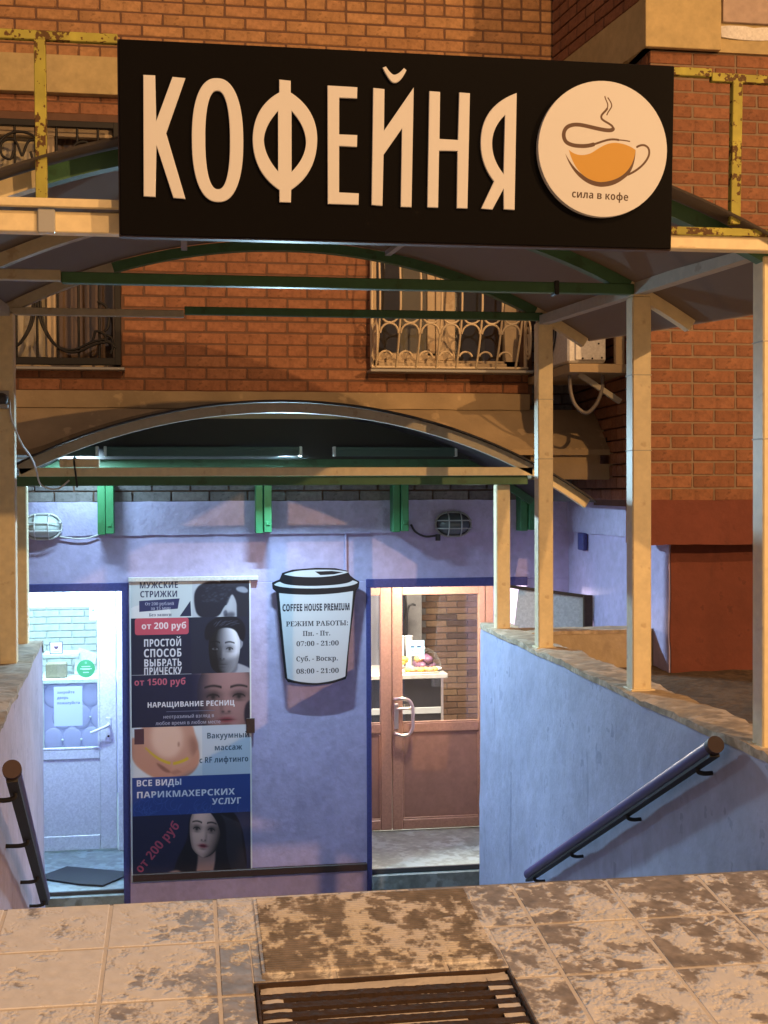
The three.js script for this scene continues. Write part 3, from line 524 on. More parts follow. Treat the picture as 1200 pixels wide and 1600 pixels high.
// ================================================================ UPPER CANOPY (posts, arches, roof)
const RC = 2.97, CX = 0.52, apexAt = (z) => 2.735 + (-3.96 - z) * 0.065, eaveAt = (z) => 2.44 + (-3.96 - z) * 0.041;
{
  const c = thing('canopy', 'barrel-roofed canopy of cream and green square tubes over the stairs', 'canopy', [0.5, 0.78, -5.3]);
  const post = (x0, x1, y0, z, top) => part('post', B(x0, x1, y0, top, z, z - 0.082, 0.005), M.cream, c);
  for (const [z, top] of [[-3.96, 2.40], [-5.2, 2.455], [-6.67, 2.535]]) { const p = post(1.872, 1.955, 0.775, z, top);
    part('plate_foot', B(1.862, 1.968, 0.772, 0.788, z + 0.012, z - 0.094, 0.002), M.cream, c);
    for (const y of [1.80, 2.12]) part('joint_line', B(1.870, 1.957, y, y + 0.004, z + 0.0012, z - 0.0832, 0), M.creamDull, c); }
  for (const [z, top] of [[-3.96, 2.40], [-5.2, 2.455], [-6.67, 2.535]]) post(-0.935, -0.852, 0.74, z, top);
  // arches run on past the posts to the eaves
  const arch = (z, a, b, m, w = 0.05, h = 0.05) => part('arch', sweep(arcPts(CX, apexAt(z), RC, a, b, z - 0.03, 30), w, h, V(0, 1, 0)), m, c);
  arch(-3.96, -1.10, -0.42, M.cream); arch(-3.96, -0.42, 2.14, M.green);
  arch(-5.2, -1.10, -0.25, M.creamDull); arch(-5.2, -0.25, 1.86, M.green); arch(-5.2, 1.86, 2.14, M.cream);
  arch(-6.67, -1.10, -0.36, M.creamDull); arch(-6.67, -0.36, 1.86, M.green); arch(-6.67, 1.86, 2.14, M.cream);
  // ties
  part('tie_beam', B(-1.0, 2.0, 2.405, 2.466, -3.90, -3.955), M.cream, c, 'cream tie beam under the sign');
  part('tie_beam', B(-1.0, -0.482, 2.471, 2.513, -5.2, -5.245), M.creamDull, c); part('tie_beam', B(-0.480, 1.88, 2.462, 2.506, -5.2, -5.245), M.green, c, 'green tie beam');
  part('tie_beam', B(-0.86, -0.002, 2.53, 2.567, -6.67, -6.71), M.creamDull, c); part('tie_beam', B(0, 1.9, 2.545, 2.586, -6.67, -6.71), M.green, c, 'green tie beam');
  part('binding', [B(1.53, 1.55, 2.452, 2.512, -5.192, -5.252)], M.cableBlack, c);
  // eave beams
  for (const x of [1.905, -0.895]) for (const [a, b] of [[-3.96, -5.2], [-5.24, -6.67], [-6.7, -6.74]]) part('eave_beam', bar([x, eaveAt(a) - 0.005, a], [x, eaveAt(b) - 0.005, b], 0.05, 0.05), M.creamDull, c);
  for (const [za, zb] of [[-4.0, -5.15], [-5.25, -6.62]]) for (const x of [0.0, 1.05]) { const d = x - CX, dy = RC - Math.sqrt(RC * RC - d * d); part('purlin', bar([x, apexAt(za) - dy + 0.012, za], [x, apexAt(zb) - dy + 0.012, zb], 0.03, 0.025), M.greyMetal, c); }
  // dark polycarbonate sheet
  const P = [], n = 40, za = -3.87, zb = -6.74; const pt = (i, z, o) => { const x = -1.14 + 3.32 * i / n, d = x - CX; return [x, apexAt(z) + 0.035 - (RC - Math.sqrt(RC * RC - d * d)) + o, z]; };
  const q = (a, b, e, f) => { for (const v of [a, b, e, a, e, f]) P.push(...v); };
  for (let i = 0; i < n; i++) { q(pt(i, za, 0.008), pt(i + 1, za, 0.008), pt(i + 1, zb, 0.008), pt(i, zb, 0.008)); q(pt(i, za, 0), pt(i, zb, 0), pt(i + 1, zb, 0), pt(i + 1, za, 0)); q(pt(i, za, 0), pt(i + 1, za, 0), pt(i + 1, za, 0.008), pt(i, za, 0.008)); q(pt(i, zb, 0.008), pt(i + 1, zb, 0.008), pt(i + 1, zb, 0), pt(i, zb, 0)); }
  const g = new THREE.BufferGeometry(); g.setAttribute('position', new THREE.Float32BufferAttribute(P, 3)); g.computeVertexNormals(); boxUV(g); part('roof_sheet', g, M.poly, c, 'dark brown curved polycarbonate roof');
  part('clip', [B(-0.425, -0.375, 2.40, 2.47, -3.885, -3.902)], M.greyMetal, c);
}

// ================================================================ SIGN AND ITS FRAME
const TILT = 2.8 * D2R;
{
  const f = thing('sign_frame', 'flaking yellow-green ladder frame of steel tube holding the black sign', 'sign frame', [0.66, 2.47, -3.9]);
  const lean = (g) => { g.translate(0, -2.47, 3.9); g.rotateX(TILT * 0.8); g.translate(0, 2.47, -3.9); return g; };
  part('rail', lean(B(-1.2, -0.19, 2.958, 2.985, -3.885, -3.91, 0.002)), M.rusty, f); part('rail', lean(B(1.655, 2.3, 2.93, 2.957, -3.885, -3.91, 0.002)), M.rusty, f);
  part('rail', lean(B(-0.19, 1.655, 2.944, 2.970, -3.887, -3.912, 0.002)), M.rusty, f);
  part('rail', lean(B(-1.2, 1.5, 2.475, 2.50, -3.872, -3.90, 0.002)), M.cream, f); part('rail', lean(B(1.5, 2.3, 2.447, 2.472, -3.885, -3.91, 0.002)), M.rusty, f);
  for (const [x, y] of [[-0.413, 2.96], [1.742, 2.934], [0.3, 2.945], [1.1, 2.945]]) part('upright', lean(B(x - 0.0165, x + 0.0165, 2.485, y, -3.884, -3.912, 0.002)), M.rusty, f);
}
{
  const s = thing('shop_sign', 'large black sign board with raised letters and round cup emblem', 'shop sign', [-0.183, 2.386, -3.8]);
  s.rotation.x = TILT; const add = (n, g, m, l) => { const o = shadow(new THREE.Mesh(g, m)); o.name = n; if (l) o.userData.label = l; s.add(o); return o; };
  { const g = cbox(1.676, 0.557, 0.06, 0.003); g.translate(0.838, 0.2745, -0.03); add('panel', g, M.black); }
  { const g = cbox(1.684, 0.563, 0.05, 0.002); g.translate(0.838, 0.2745, -0.036); add('panel_edge', g, M.darkBrown); }
  const mm = (a) => a / 1000;
  function path(str, target) { // 'M x,y L x,y Q cx,cy x,y Z' in millimetres of the sign
    const tk = str.match(/[MLQZ]|-?\d+,-?\d+/g); let c = 'M', q = null;
    for (const t of tk) { if (/[MLQZ]/.test(t)) { c = t; continue; } const [x, y] = t.split(',').map(Number).map(mm);
      if (c === 'M') { target.moveTo(x, y); c = 'L'; } else if (c === 'L') target.lineTo(x, y); else if (!q) q = [x, y]; else { target.quadraticCurveTo(q[0], q[1], x, y); q = null; c = 'L'; } }
    return target;
  }
  const letter = (shape, label) => { const g = new THREE.ExtrudeGeometry(shape, { depth: 0.006, bevelEnabled: true, bevelThickness: 0.002, bevelSize: 0.002, bevelOffset: -0.002, bevelSegments: 2, curveSegments: 20 }); g.translate(0, 0, 0.003); boxUV(g); return add('letter', g, M.letter, label); };
  const S = (d, holes = []) => { const sh = path(d, new THREE.Shape()); for (const h of holes) sh.holes.push(path(h, new THREE.Path())); return sh; };
  const oval = (cx, cy, a, b, T, p = 2.35) => { const pts = []; for (let i = 0; i < 72; i++) { const t = i / 72 * Math.PI * 2, c = Math.cos(t), n = Math.sin(t); pts.push(new THREE.Vector2(cx + a * Math.sign(c) * Math.abs(c) ** (2 / p), cy + b * Math.sign(n) * Math.abs(n) ** (2 / p))); } T.setFromPoints(pts); return T; };
  letter(S('M70,452 L104,452 106,323 153,450 190,448 134,289 188,103 153,105 106,253 102,106 68,107 Z'), 'letter К');
  { const o = oval(0.2815, 0.2745, 0.0745, 0.1775, new THREE.Shape()); o.holes.push(oval(0.2815, 0.275, 0.0355, 0.141, new THREE.Path())); letter(o, 'letter О'); }
  letter(S('M461,456 L495,454 495,420 Q572,375 573,289 Q572,190 496,139 L495,102 461,102 461,137 Q384,185 383,282 Q385,375 461,419 Z', ['M459,370 L459,186 Q416,232 414,279 Q416,325 459,370 Z', 'M496,187 L496,372 Q541,328 542,278 Q541,232 496,187 Z']), 'letter Ф');
  letter(S('M603,445 L692,444 691,411 638,411 638,305 692,305 691,270 638,271 638,136 697,135 696,101 604,101 Z'), 'letter Е');
  letter(S('M739,444 L773,442 772,321 861,451 856,99 823,99 826,329 771,250 768,100 735,102 Z'), 'letter И');
  letter(S('M767,504 L777,508 Q793,485 802,485 Q815,486 831,506 L839,500 Q822,462 803,461 Q789,460 767,504 Z'), 'breve over the letter И');
  letter(S('M908,442 L941,441 940,303 996,302 999,442 1032,441 1027,100 994,100 995,269 939,268 937,100 904,100 Z'), 'letter Н');
  letter(S('M1176,448 L1173,100 1139,101 1138,162 1104,99 1069,101 1108,183 Q1067,231 1066,295 Q1064,405 1176,448 Z', ['M1142,385 L1139,201 Q1099,245 1099,296 Q1100,348 1142,385 Z']), 'letter Я');
  { const g = new THREE.CylinderGeometry(0.2035, 0.2035, 0.022, 72); g.rotateX(Math.PI / 2); g.translate(1.444, 0.288, 0.0125); const d = add('emblem', g, M.letter, 'round emblem box with a steaming cup');
    const t = canvas(768, 768, (c) => {
      c.fillStyle = '#cdcfd2'; c.fillRect(0, 0, 768, 768); const k = 768 / 1128, X = (x) => (x - 12) * k, Y = (y) => (y - 37) * k; // drawn in the units of the photographed disc
      c.lineCap = 'round'; c.lineJoin = 'round'; const dk = '#4a2a14';
      const st = (w, f) => { c.lineWidth = w * k * 1.25; c.strokeStyle = dk; c.beginPath(); f(); c.stroke(); };
      const m = (x, y) => c.moveTo(X(x), Y(y)), b = (...a) => c.bezierCurveTo(...a.map((v, i) => i % 2 ? Y(v) : X(v))), q = (...a) => c.quadraticCurveTo(...a.map((v, i) => i % 2 ? Y(v) : X(v)));
      st(8, () => { m(585, 165); b(590, 200, 625, 220, 605, 265); }); st(14, () => { m(605, 265); b(590, 295, 540, 315, 560, 350); b(580, 375, 670, 395, 660, 430); });
      st(8, () => { m(612, 175); b(635, 205, 655, 230, 640, 255); b(630, 275, 612, 290, 605, 315); });
      st(26, () => { m(660, 430); b(650, 455, 560, 440, 480, 425); b(380, 405, 330, 400, 290, 415); b(220, 435, 215, 520, 255, 555); b(300, 590, 420, 590, 490, 565); });
      st(14, () => { m(490, 565); b(560, 545, 620, 505, 710, 520); }); st(8, () => { m(710, 520); q(760, 520, 808, 528); });
      c.fillStyle = dk; c.beginPath(); m(246, 650); b(290, 780, 400, 910, 560, 916); b(680, 912, 740, 860, 790, 820); b(840, 770, 860, 690, 862, 600); b(820, 760, 700, 860, 560, 870); b(420, 860, 320, 780, 246, 650); c.fill();
      const g2 = '#bc8f2d'; c.fillStyle = g2; c.beginPath(); m(275, 615); b(330, 670, 430, 670, 500, 620); b(560, 580, 620, 540, 700, 545); b(770, 550, 830, 575, 862, 598); b(850, 740, 760, 860, 560, 876); b(410, 870, 320, 770, 275, 615); c.fill();
      c.strokeStyle = dk; st(14, () => { m(875, 572); b(930, 535, 1000, 560, 980, 640); b(955, 710, 880, 770, 800, 806); });
      c.fillStyle = '#3a2413'; c.font = 'bold ' + Math.round(88 * k) + 'px sans-serif'; c.textAlign = 'center'; c.save(); c.translate(X(555), Y(1018)); c.rotate(0.03); c.scale(0.94, 1); c.fillText('сила в кофе', 0, 0); c.restore();
    });
    const pg = new THREE.CircleGeometry(0.2029, 72); pg.translate(1.444, 0.288, 0.0242); const o = shadow(new THREE.Mesh(pg, print(t, 0.5))); o.name = 'emblem_print'; d.add(o); }
}

// ================================================================ LOW ENTRANCE CANOPY WITH TUBE LIGHTS
const R2 = 3.26, CX2 = 0.56, AP2 = 2.15;
{
  const c = thing('entrance_canopy', 'low arched canopy with dark roof sheet right over the two doors', 'canopy', [0.56, 0.78, -7.6]);
  part('arch', sweep(arcPts(CX2, AP2 - 0.03, R2, -0.93, 2.06, -7.48, 34), 0.05, 0.058, V(0, 1, 0)), M.creamDull, c);
  part('arch', sweep(arcPts(CX2, AP2 - 0.03, R2, 2.06, 2.40, -7.48, 8), 0.05, 0.058, V(0, 1, 0)), M.cream, c);
  part('arch', sweep(arcPts(CX2, AP2 - 0.03, R2, -0.93, 2.40, -8.72, 34), 0.05, 0.05, V(0, 1, 0)), M.green, c);
  part('tie_beam', B(-0.93, 2.06, 1.722, 1.772, -7.455, -7.505), M.cream, c, 'cream tie beam');
  part('tie_beam', B(-0.95, 2.04, 1.668, 1.722, -7.50, -7.56), M.green, c, 'green tie beam under the cream one');
  part('tie_beam', B(-0.95, 2.35, 1.765, 1.852, -8.70, -8.76), M.green, c);
  part('post', B(1.875, 1.961, 0.78, 1.668, -7.62, -7.70, 0.005), M.cream, c); part('post', B(-0.985, -0.908, 0.70, 1.668, -7.62, -7.70, 0.005), M.cream, c);
  { const P2 = [], m2 = 36; for (let i = 0; i < m2; i++) { const e = (k) => { const x = -0.98 + 3.38 * k / m2, d = x - CX2; return [x, Math.max(1.846, AP2 - (R2 - Math.sqrt(R2 * R2 - d * d)))]; }; const [a, ya] = e(i), [b, yb] = e(i + 1); for (const v of [[a, 1.845], [b, 1.845], [b, yb], [a, 1.845], [b, yb], [a, ya]]) P2.push(v[0], v[1], -8.50); } const g2 = new THREE.BufferGeometry(); g2.setAttribute('position', new THREE.Float32BufferAttribute(P2, 3)); g2.computeVertexNormals(); boxUV(g2); part('back_sheet', g2, M.polyDark, c, 'dark sheet closing the back of the arch'); }
  for (const x of [1.918, -0.946]) part('rafter', bar([x, 1.70, -7.56], [x, 1.70, -8.7], 0.05, 0.06), M.creamDull, c);
  for (const x of [-0.53, 0.526, 1.474, 2.385]) part('bracket', [B(x - 0.055, x - 0.004, 1.345, 1.70, -8.76, -8.895), B(x + 0.001, x + 0.052, 1.352, 1.70, -8.735, -8.895), B(x + 0.012, x + 0.040, 1.40, 1.425, -8.728, -8.74)], M.greenBright, c);
  const P = [], n = 40, za = -7.40, zb = -8.88, pt = (i, z, o) => { const x = -1.02 + 3.46 * i / n, d = x - CX2; return [x, AP2 + 0.004 - (R2 - Math.sqrt(R2 * R2 - d * d)) + o, z]; };
  const q = (a, b, e, f) => { for (const v of [a, b, e, a, e, f]) P.push(...v); };
  for (let i = 0; i < n; i++) { q(pt(i, za, 0.008), pt(i + 1, za, 0.008), pt(i + 1, zb, 0.008), pt(i, zb, 0.008)); q(pt(i, za, 0), pt(i, zb, 0), pt(i + 1, zb, 0), pt(i + 1, za, 0)); q(pt(i, za, 0), pt(i + 1, za, 0), pt(i + 1, za, 0.008), pt(i, za, 0.008)); }
  const g = new THREE.BufferGeometry(); g.setAttribute('position', new THREE.Float32BufferAttribute(P, 3)); g.computeVertexNormals(); boxUV(g); part('roof_sheet', g, M.polyDark, c, 'dark curved roof sheet');
}
{
  const fix = (x0, x1, label, lit) => {
    const z = -8.42, y = 1.89, f = thing('tube_light', label, 'light fitting', [(x0 + x1) / 2, y, z], 'tube lights under the low canopy');
    part('housing', [B(x0, x1, y + 0.006, y + 0.034, z - 0.03, z + 0.03, 0.004), B(x0, x1, y - 0.029, y + 0.010, z + 0.024, z + 0.030, 0.002)], M.housing, f);
    part('end_cap', B(x0 - 0.018, x0, y - 0.030, y + 0.036, z - 0.032, z + 0.032, 0.004), M.white, f); part('end_cap', B(x1, x1 + 0.018, y - 0.030, y + 0.036, z - 0.032, z + 0.032, 0.004), M.white, f);
    const n = Math.ceil((x1 - x0) / 0.42), w = (x1 - x0) / n;
    for (let k = 0; k < n; k++) { const g = rod([x0 + k * w + 0.002, y - 0.014, z], [x0 + (k + 1) * w - 0.002, y - 0.014, z], 0.013, 14); const m = part('glowing_tube', g, lit && x0 + (k + 1) * w > x1 - 0.30 ? glow(TUBE, 2.2) : M.white, f);
      }
    if (lit) { const cx = (x0 + x1) / 2; const ow = 0.19, ox = x1 - ow / 2; if (lit[0]) areaLight(TUBE, lit[0], ow, 0.03, [ox, y - 0.034, z + 0.004], [ox, y - 0.034 - 0.70, z + 0.71]); areaLight(TUBE, lit[1], x1 - x0, 0.03, [cx, y - 0.034, z - 0.012], [cx, y - 0.034 - 0.75, z - 0.66]); }
    return f;
  };
  fix(-0.50, 0.74, 'lit fluorescent tube fitting under the low arch, left of centre', [TUBE_OUT, 7]);
  fix(-0.98, -0.57, 'short lit fluorescent tube fitting at the left end of the low arch', [500, 400]);
  const off = fix(0.98, 1.78, 'unlit tube fitting with a pale end cap under the right half of the low arch', null);
}
{
  solo('junction_box', 'small cream junction box lying on the left end of the tie beam', 'junction box', [B(-0.705, -0.485, 1.774, 1.822, -7.44, -7.50, 0.005)], M.cream, [-0.6, 1.774, -7.47]);
  solo('cable', 'black cable looped over the junction box and tie beam', 'cable', [tube([[-0.62, 1.826, -7.50], [-0.625, 1.83, -7.46], [-0.622, 1.79, -7.432], [-0.615, 1.73, -7.437], [-0.608, 1.66, -7.445]], 0.006, 30, 6)], M.cableBlack, [-0.62, 1.66, -7.46]);
  solo('cable', 'thin white cable hanging from the left post to the low canopy', 'cable', [tube([[-0.872, 2.10, -6.66], [-0.868, 2.02, -6.655], [-0.83, 1.90, -6.70], [-0.80, 1.82, -6.9], [-0.815, 1.75, -7.3], [-0.80, 1.67, -7.43], [-0.72, 1.65, -7.43], [-0.65, 1.70, -7.43]], 0.005, 60, 6)], M.cableWhite, [-0.8, 1.7, -7]);
  solo('cable', 'white cable sagging along the wall below the left bulkhead lamp', 'cable', [tube([[-0.86, 1.335, -8.875], [-0.75, 1.318, -8.872], [-0.66, 1.32, -8.872], [-0.59, 1.34, -8.875]], 0.006, 30, 6)], M.cableWhite, [-0.7, 1.32, -8.87]);
  const cam = thing('security_camera', 'small grey camera bracket on the left cream post', 'camera', [-0.9, 2.08, -6.65]);
  part('bracket', B(-0.935, -0.875, 2.055, 2.075, -6.60, -6.67), M.greyMetal, cam); part('dome', new THREE.SphereGeometry(0.034, 20, 14).translate(-0.908, 2.098, -6.625), M.darkGrey, cam); part('plate', B(-0.94, -0.876, 2.10, 2.145, -6.655, -6.67), M.greyMetal, cam);
}
function bulkhead(x, y, label, dim) { // oval lamp with a wire guard; dim copy has missing tube light in darker colours
  const t = thing('bulkhead_lamp', label, 'wall lamp', [x, y, -8.88], 'oval bulkhead lamps on the lilac band'), z = -8.88;
  const cap = (w, h, d, zz) => { const g = new THREE.SphereGeometry(1, 28, 16); const p = g.attributes.position; for (let i = 0; i < p.count; i++) { const X = p.getX(i), Y = p.getY(i), Z = p.getZ(i); p.setXYZ(i, Math.sign(X) * Math.abs(X) ** 0.8 * w, Y * h, Math.max(0, Z) * d); } g.computeVertexNormals(); g.translate(x, y, zz); return g; };
  const ov = (w, h, zz, r) => { const p = []; for (let i = 0; i <= 48; i++) { const a = i / 48 * Math.PI * 2, c = Math.cos(a); p.push([x + Math.sign(c) * Math.abs(c) ** 0.7 * w, y + Math.sin(a) * h, zz]); } return tube(p, r, 60, 8); };
  part('base', [cap(0.128, 0.088, 0.03, z)], dim ? M.darkGrey : M.greyMetal, t); part('glass_cover', cap(0.115, 0.076, 0.085, z + 0.01), dim ? mat([0.10, 0.12, 0.13], 0.25) : M.opal, t);
  const rib = (k, vert) => { const p = []; for (let i = 0; i <= 16; i++) { const a = Math.PI * i / 16, s = Math.sin(a), c = Math.cos(a); p.push(vert ? [x + k, y + c * 0.086, z + 0.015 + s * 0.092] : [x + Math.sign(c) * Math.abs(c) ** 0.8 * 0.128, y + k, z + 0.015 + Math.abs(s) ** 0.6 * 0.088]); } return tube(p, 0.0045, 28, 6); };
  part('guard', [ov(0.127, 0.086, z + 0.02, 0.007), rib(-0.045, true), rib(0.045, true), rib(-0.028, false), rib(0.028, false)], dim ? M.greyMetal : M.white, t);
  if (dim) part('cable_gland', [rod([x - 0.11, y - 0.07, z + 0.02], [x - 0.11, y - 0.115, z + 0.02], 0.018, 12), tube([[x - 0.12, y - 0.08, z + 0.012], [x - 0.2, y - 0.085, z + 0.008], [x - 0.27, y - 0.05, z + 0.008], [x - 0.30, y + 0.0, z + 0.006]], 0.008, 30, 6)], M.darkGrey, t);
}
bulkhead(-0.955, 1.40, 'pale glass bulkhead lamp in wire guard beside the left bracket', false);
bulkhead(1.866, 1.394, 'shade-toned grey bulkhead lamp in wire guard above the brown door', true);
solo('meter_box', 'small dark blue box painted over on the blue wing wall', 'box', [B(2.70, 2.735, 1.215, 1.335, -8.62, -8.50, 0.006)], M.navy, [2.71, 1.27, -8.56]);

// ================================================================ AIR CONDITIONER ON ITS SHELF
{
  const s = thing('wall_shelf', 'cream slab shelf fixed to the flank of the bay under the air conditioner', 'shelf', [2.45, 2.35, -7.8]);
  part('slab', rough(2.26, 2.70, 2.335, 2.385, -8.3, -7.36, 0.003, 0.08), M.cornice, s); part('upright_board', B(2.545, 2.60, 2.38, 2.62, -7.36, -7.40), M.cornice, s); part('bracket', [bar([2.36, 2.335, -7.5], [2.62, 2.17, -7.5], 0.03, 0.03)], M.creamDull, s);
  const a = thing('air_conditioner', 'white outdoor air conditioner unit seen end-on behind the canopy post', 'air conditioner', [2.4, 2.40, -7.85]);
  part('casing', B(2.29, 2.53, 2.405, 2.92, -8.22, -7.50, 0.012), M.white, a); part('end_panel', B(2.335, 2.525, 2.42, 2.90, -7.488, -7.50, 0.004), M.white, a);
  part('fan_grille', [...[0.19, 0.14, 0.09, 0.04].map((r) => { const g = new THREE.TorusGeometry(r, 0.006, 6, 36); g.rotateY(Math.PI / 2); g.translate(2.284, 2.66, -7.92); return g; })], M.darkGrey, a);
  part('feet', [B(2.31, 2.51, 2.387, 2.407, -7.60, -7.64), B(2.31, 2.51, 2.387, 2.407, -8.08, -8.12)], M.blackMetal, a);
  part('screw', [[2.38, 2.43], [2.44, 2.43], [2.36, 2.52], [2.48, 2.52], [2.50, 2.435]].map(([x, y]) => rod([x, y, -7.489], [x, y, -7.484], 0.006, 8)), M.blackMetal, a);
  solo('cable', 'grey corrugated hose hanging in a loop below the shelf', 'cable', [tube([[2.30, 2.33, -7.5], [2.31, 2.22, -7.5], [2.34, 2.14, -7.49], [2.40, 2.10, -7.48], [2.46, 2.15, -7.48], [2.50, 2.24, -7.49], [2.51, 2.33, -7.5]], 0.012, 50, 8)], M.cableGrey, [2.4, 2.1, -7.5]);
}

// ================================================================ POSTERS AND PRINTED SIGNS
const ell = (c, x, y, a, b, r = 0) => { c.beginPath(); c.ellipse(x, y, a, b, r, 0, Math.PI * 2); c.fill(); };
const poly = (c, pts) => { c.beginPath(); pts.forEach(([x, y], i) => i ? c.lineTo(x, y) : c.moveTo(x, y)); c.closePath(); c.fill(); };
const blob = (c, pts) => { c.beginPath(); const n = pts.length; for (let i = 0; i <= n; i++) { const a = pts[i % n], b = pts[(i + 1) % n], m = [(a[0] + b[0]) / 2, (a[1] + b[1]) / 2]; i ? c.quadraticCurveTo(a[0], a[1], m[0], m[1]) : c.moveTo(m[0], m[1]); } c.fill(); };
const soft = (c, x, y, r, col, a = 1) => { const g = c.createRadialGradient(x, y, 0, x, y, r); g.addColorStop(0, col.replace('A', a)); g.addColorStop(1, col.replace('A', 0)); c.fillStyle = g; c.fillRect(x - r, y - r, 2 * r, 2 * r); };
const txt = (c, s, x, y, size, col, o = {}) => { c.save(); c.translate(x, y); if (o.rot) c.rotate(o.rot); c.scale(o.sx ?? 1, 1); c.font = (o.w ?? 'bold ') + size + 'px ' + (o.f ?? 'sans-serif'); c.textAlign = o.al ?? 'left'; c.fillStyle = col; if (o.track) { let X = 0; for (const ch of s) { c.fillText(ch, X, 0); X += c.measureText(ch).width + o.track; } } else c.fillText(s, 0, 0); c.restore(); };
// a face modelled as a lit relief: o.light direction, o.skin colour, features placed on an egg-shaped head
function portrait(w, h, o) {
  const cv = document.createElement('canvas'); cv.width = w; cv.height = h; const c = cv.getContext('2d'), im = c.getImageData(0, 0, w, h), Lg = V(...o.light).normalize(), G = (u, v, a, b, s, t) => Math.exp(-(((u - a) / s) ** 2) - ((v - b) / t) ** 2), T = o.turn ?? 0, ct = Math.cos(o.tilt ?? 0), st = Math.sin(o.tilt ?? 0);
  for (let y = 0; y < h; y++) for (let x = 0; x < w; x++) {
    const U = (x + 0.5) / w * 2 - 1, W = (y + 0.5) / h * 2 - 1, u = U * ct + W * st, v = -U * st + W * ct;
    const hw = (v < -0.15 ? 0.80 * Math.sqrt(Math.max(0, 1 - ((v + 0.15) / 0.85) ** 2)) : 0.80 * (1 - (o.jaw ?? 0.40) * ((v + 0.15) / 1.13) ** 2)) * Math.sqrt(Math.max(0, 1 - (Math.max(0, v - 0.62) / 0.36) ** 2)), e = u / Math.max(hw, 1e-3); if (Math.abs(e) >= 1) continue;
    const nose = 0.9 * G(u, v, T, 0.14, 0.09, 0.24), nx = e * 0.92 + (u - T) * nose * 2.2, ny = -v * 0.45 + 0.25 * G(u, v, T, 0.7, 0.3, 0.15), nz = Math.sqrt(Math.max(0.05, 1 - Math.min(0.95, nx * nx + ny * ny)));
    let s = (o.amb ?? 0.12) + (1 - (o.amb ?? 0.12)) * Math.max(0, (nx * Lg.x + ny * Lg.y + nz * Lg.z) / Math.hypot(nx, ny, nz)); const ex = 0.36, m = o.makeup ?? 0.35; let red = 0;
    for (const k of [-1, 1]) { const a = T + k * ex, du = (u - a) * k;
      s *= 1 - m * G(u, v, a, -0.06, 0.23, 0.12); s *= 1 - 0.8 * (Math.abs(du) < 0.24 ? Math.exp(-(((v + 0.24 + 0.05 * Math.cos(du * 6)) / (0.026 + 0.012 * (0.24 - du))) ** 2)) : 0);
      const lid = Math.abs(du) < 0.16 ? 0.055 * Math.sqrt(1 - (du / 0.16) ** 2) : 0; if (lid && Math.abs(v + 0.01) < lid) s = s * 0.5 + 0.28; s *= 1 - 0.85 * G(u, v, a, -0.01, 0.055, 0.055); s *= 1 - 0.8 * (Math.abs(du) < 0.18 ? Math.exp(-(((v + 0.01 + lid) / 0.022) ** 2)) : 0); s *= 1 - 0.25 * G(u, v, a, 0.09, 0.15, 0.03);
      s *= 1 - 0.55 * G(u, v, T + k * 0.085, 0.37, 0.045, 0.028); }
    s *= 1 - 0.22 * G(u, v, T + 0.13 * -Math.sign(Lg.x || 1), 0.24, 0.06, 0.2); s *= 1 - 0.25 * G(u, v, T, 0.42, 0.14, 0.03);
    s *= 1 - 0.6 * G(u, v, T, 0.575, 0.20, 0.018); red = Math.min(1, 1.3 * G(u, v, T, 0.575, 0.19, 0.065)); s *= 1 - 0.3 * G(u, v, T, 0.69, 0.15, 0.035); s *= 1 - 0.35 * Math.max(0, Math.abs(e) - 0.75) * 4 * 0.6;
    if (o.stubble) s *= 1 - o.stubble * sm(0.3, 0.6, v + Math.abs(u) * 0.35); s += 0.05 * (hash(x, y, 9) - 0.5);
    const p = (y * w + x) * 4, lip = o.lip ?? o.skin; for (let k = 0; k < 3; k++) im.data[p + k] = Math.max(0, Math.min(255, (o.skin[k] + (lip[k] - o.skin[k]) * red) * s * (o.gain ?? 1.15))); im.data[p + 3] = 255 * sm(1, 0.95, Math.abs(e));
  }
  c.putImageData(im, 0, 0); return cv;
}
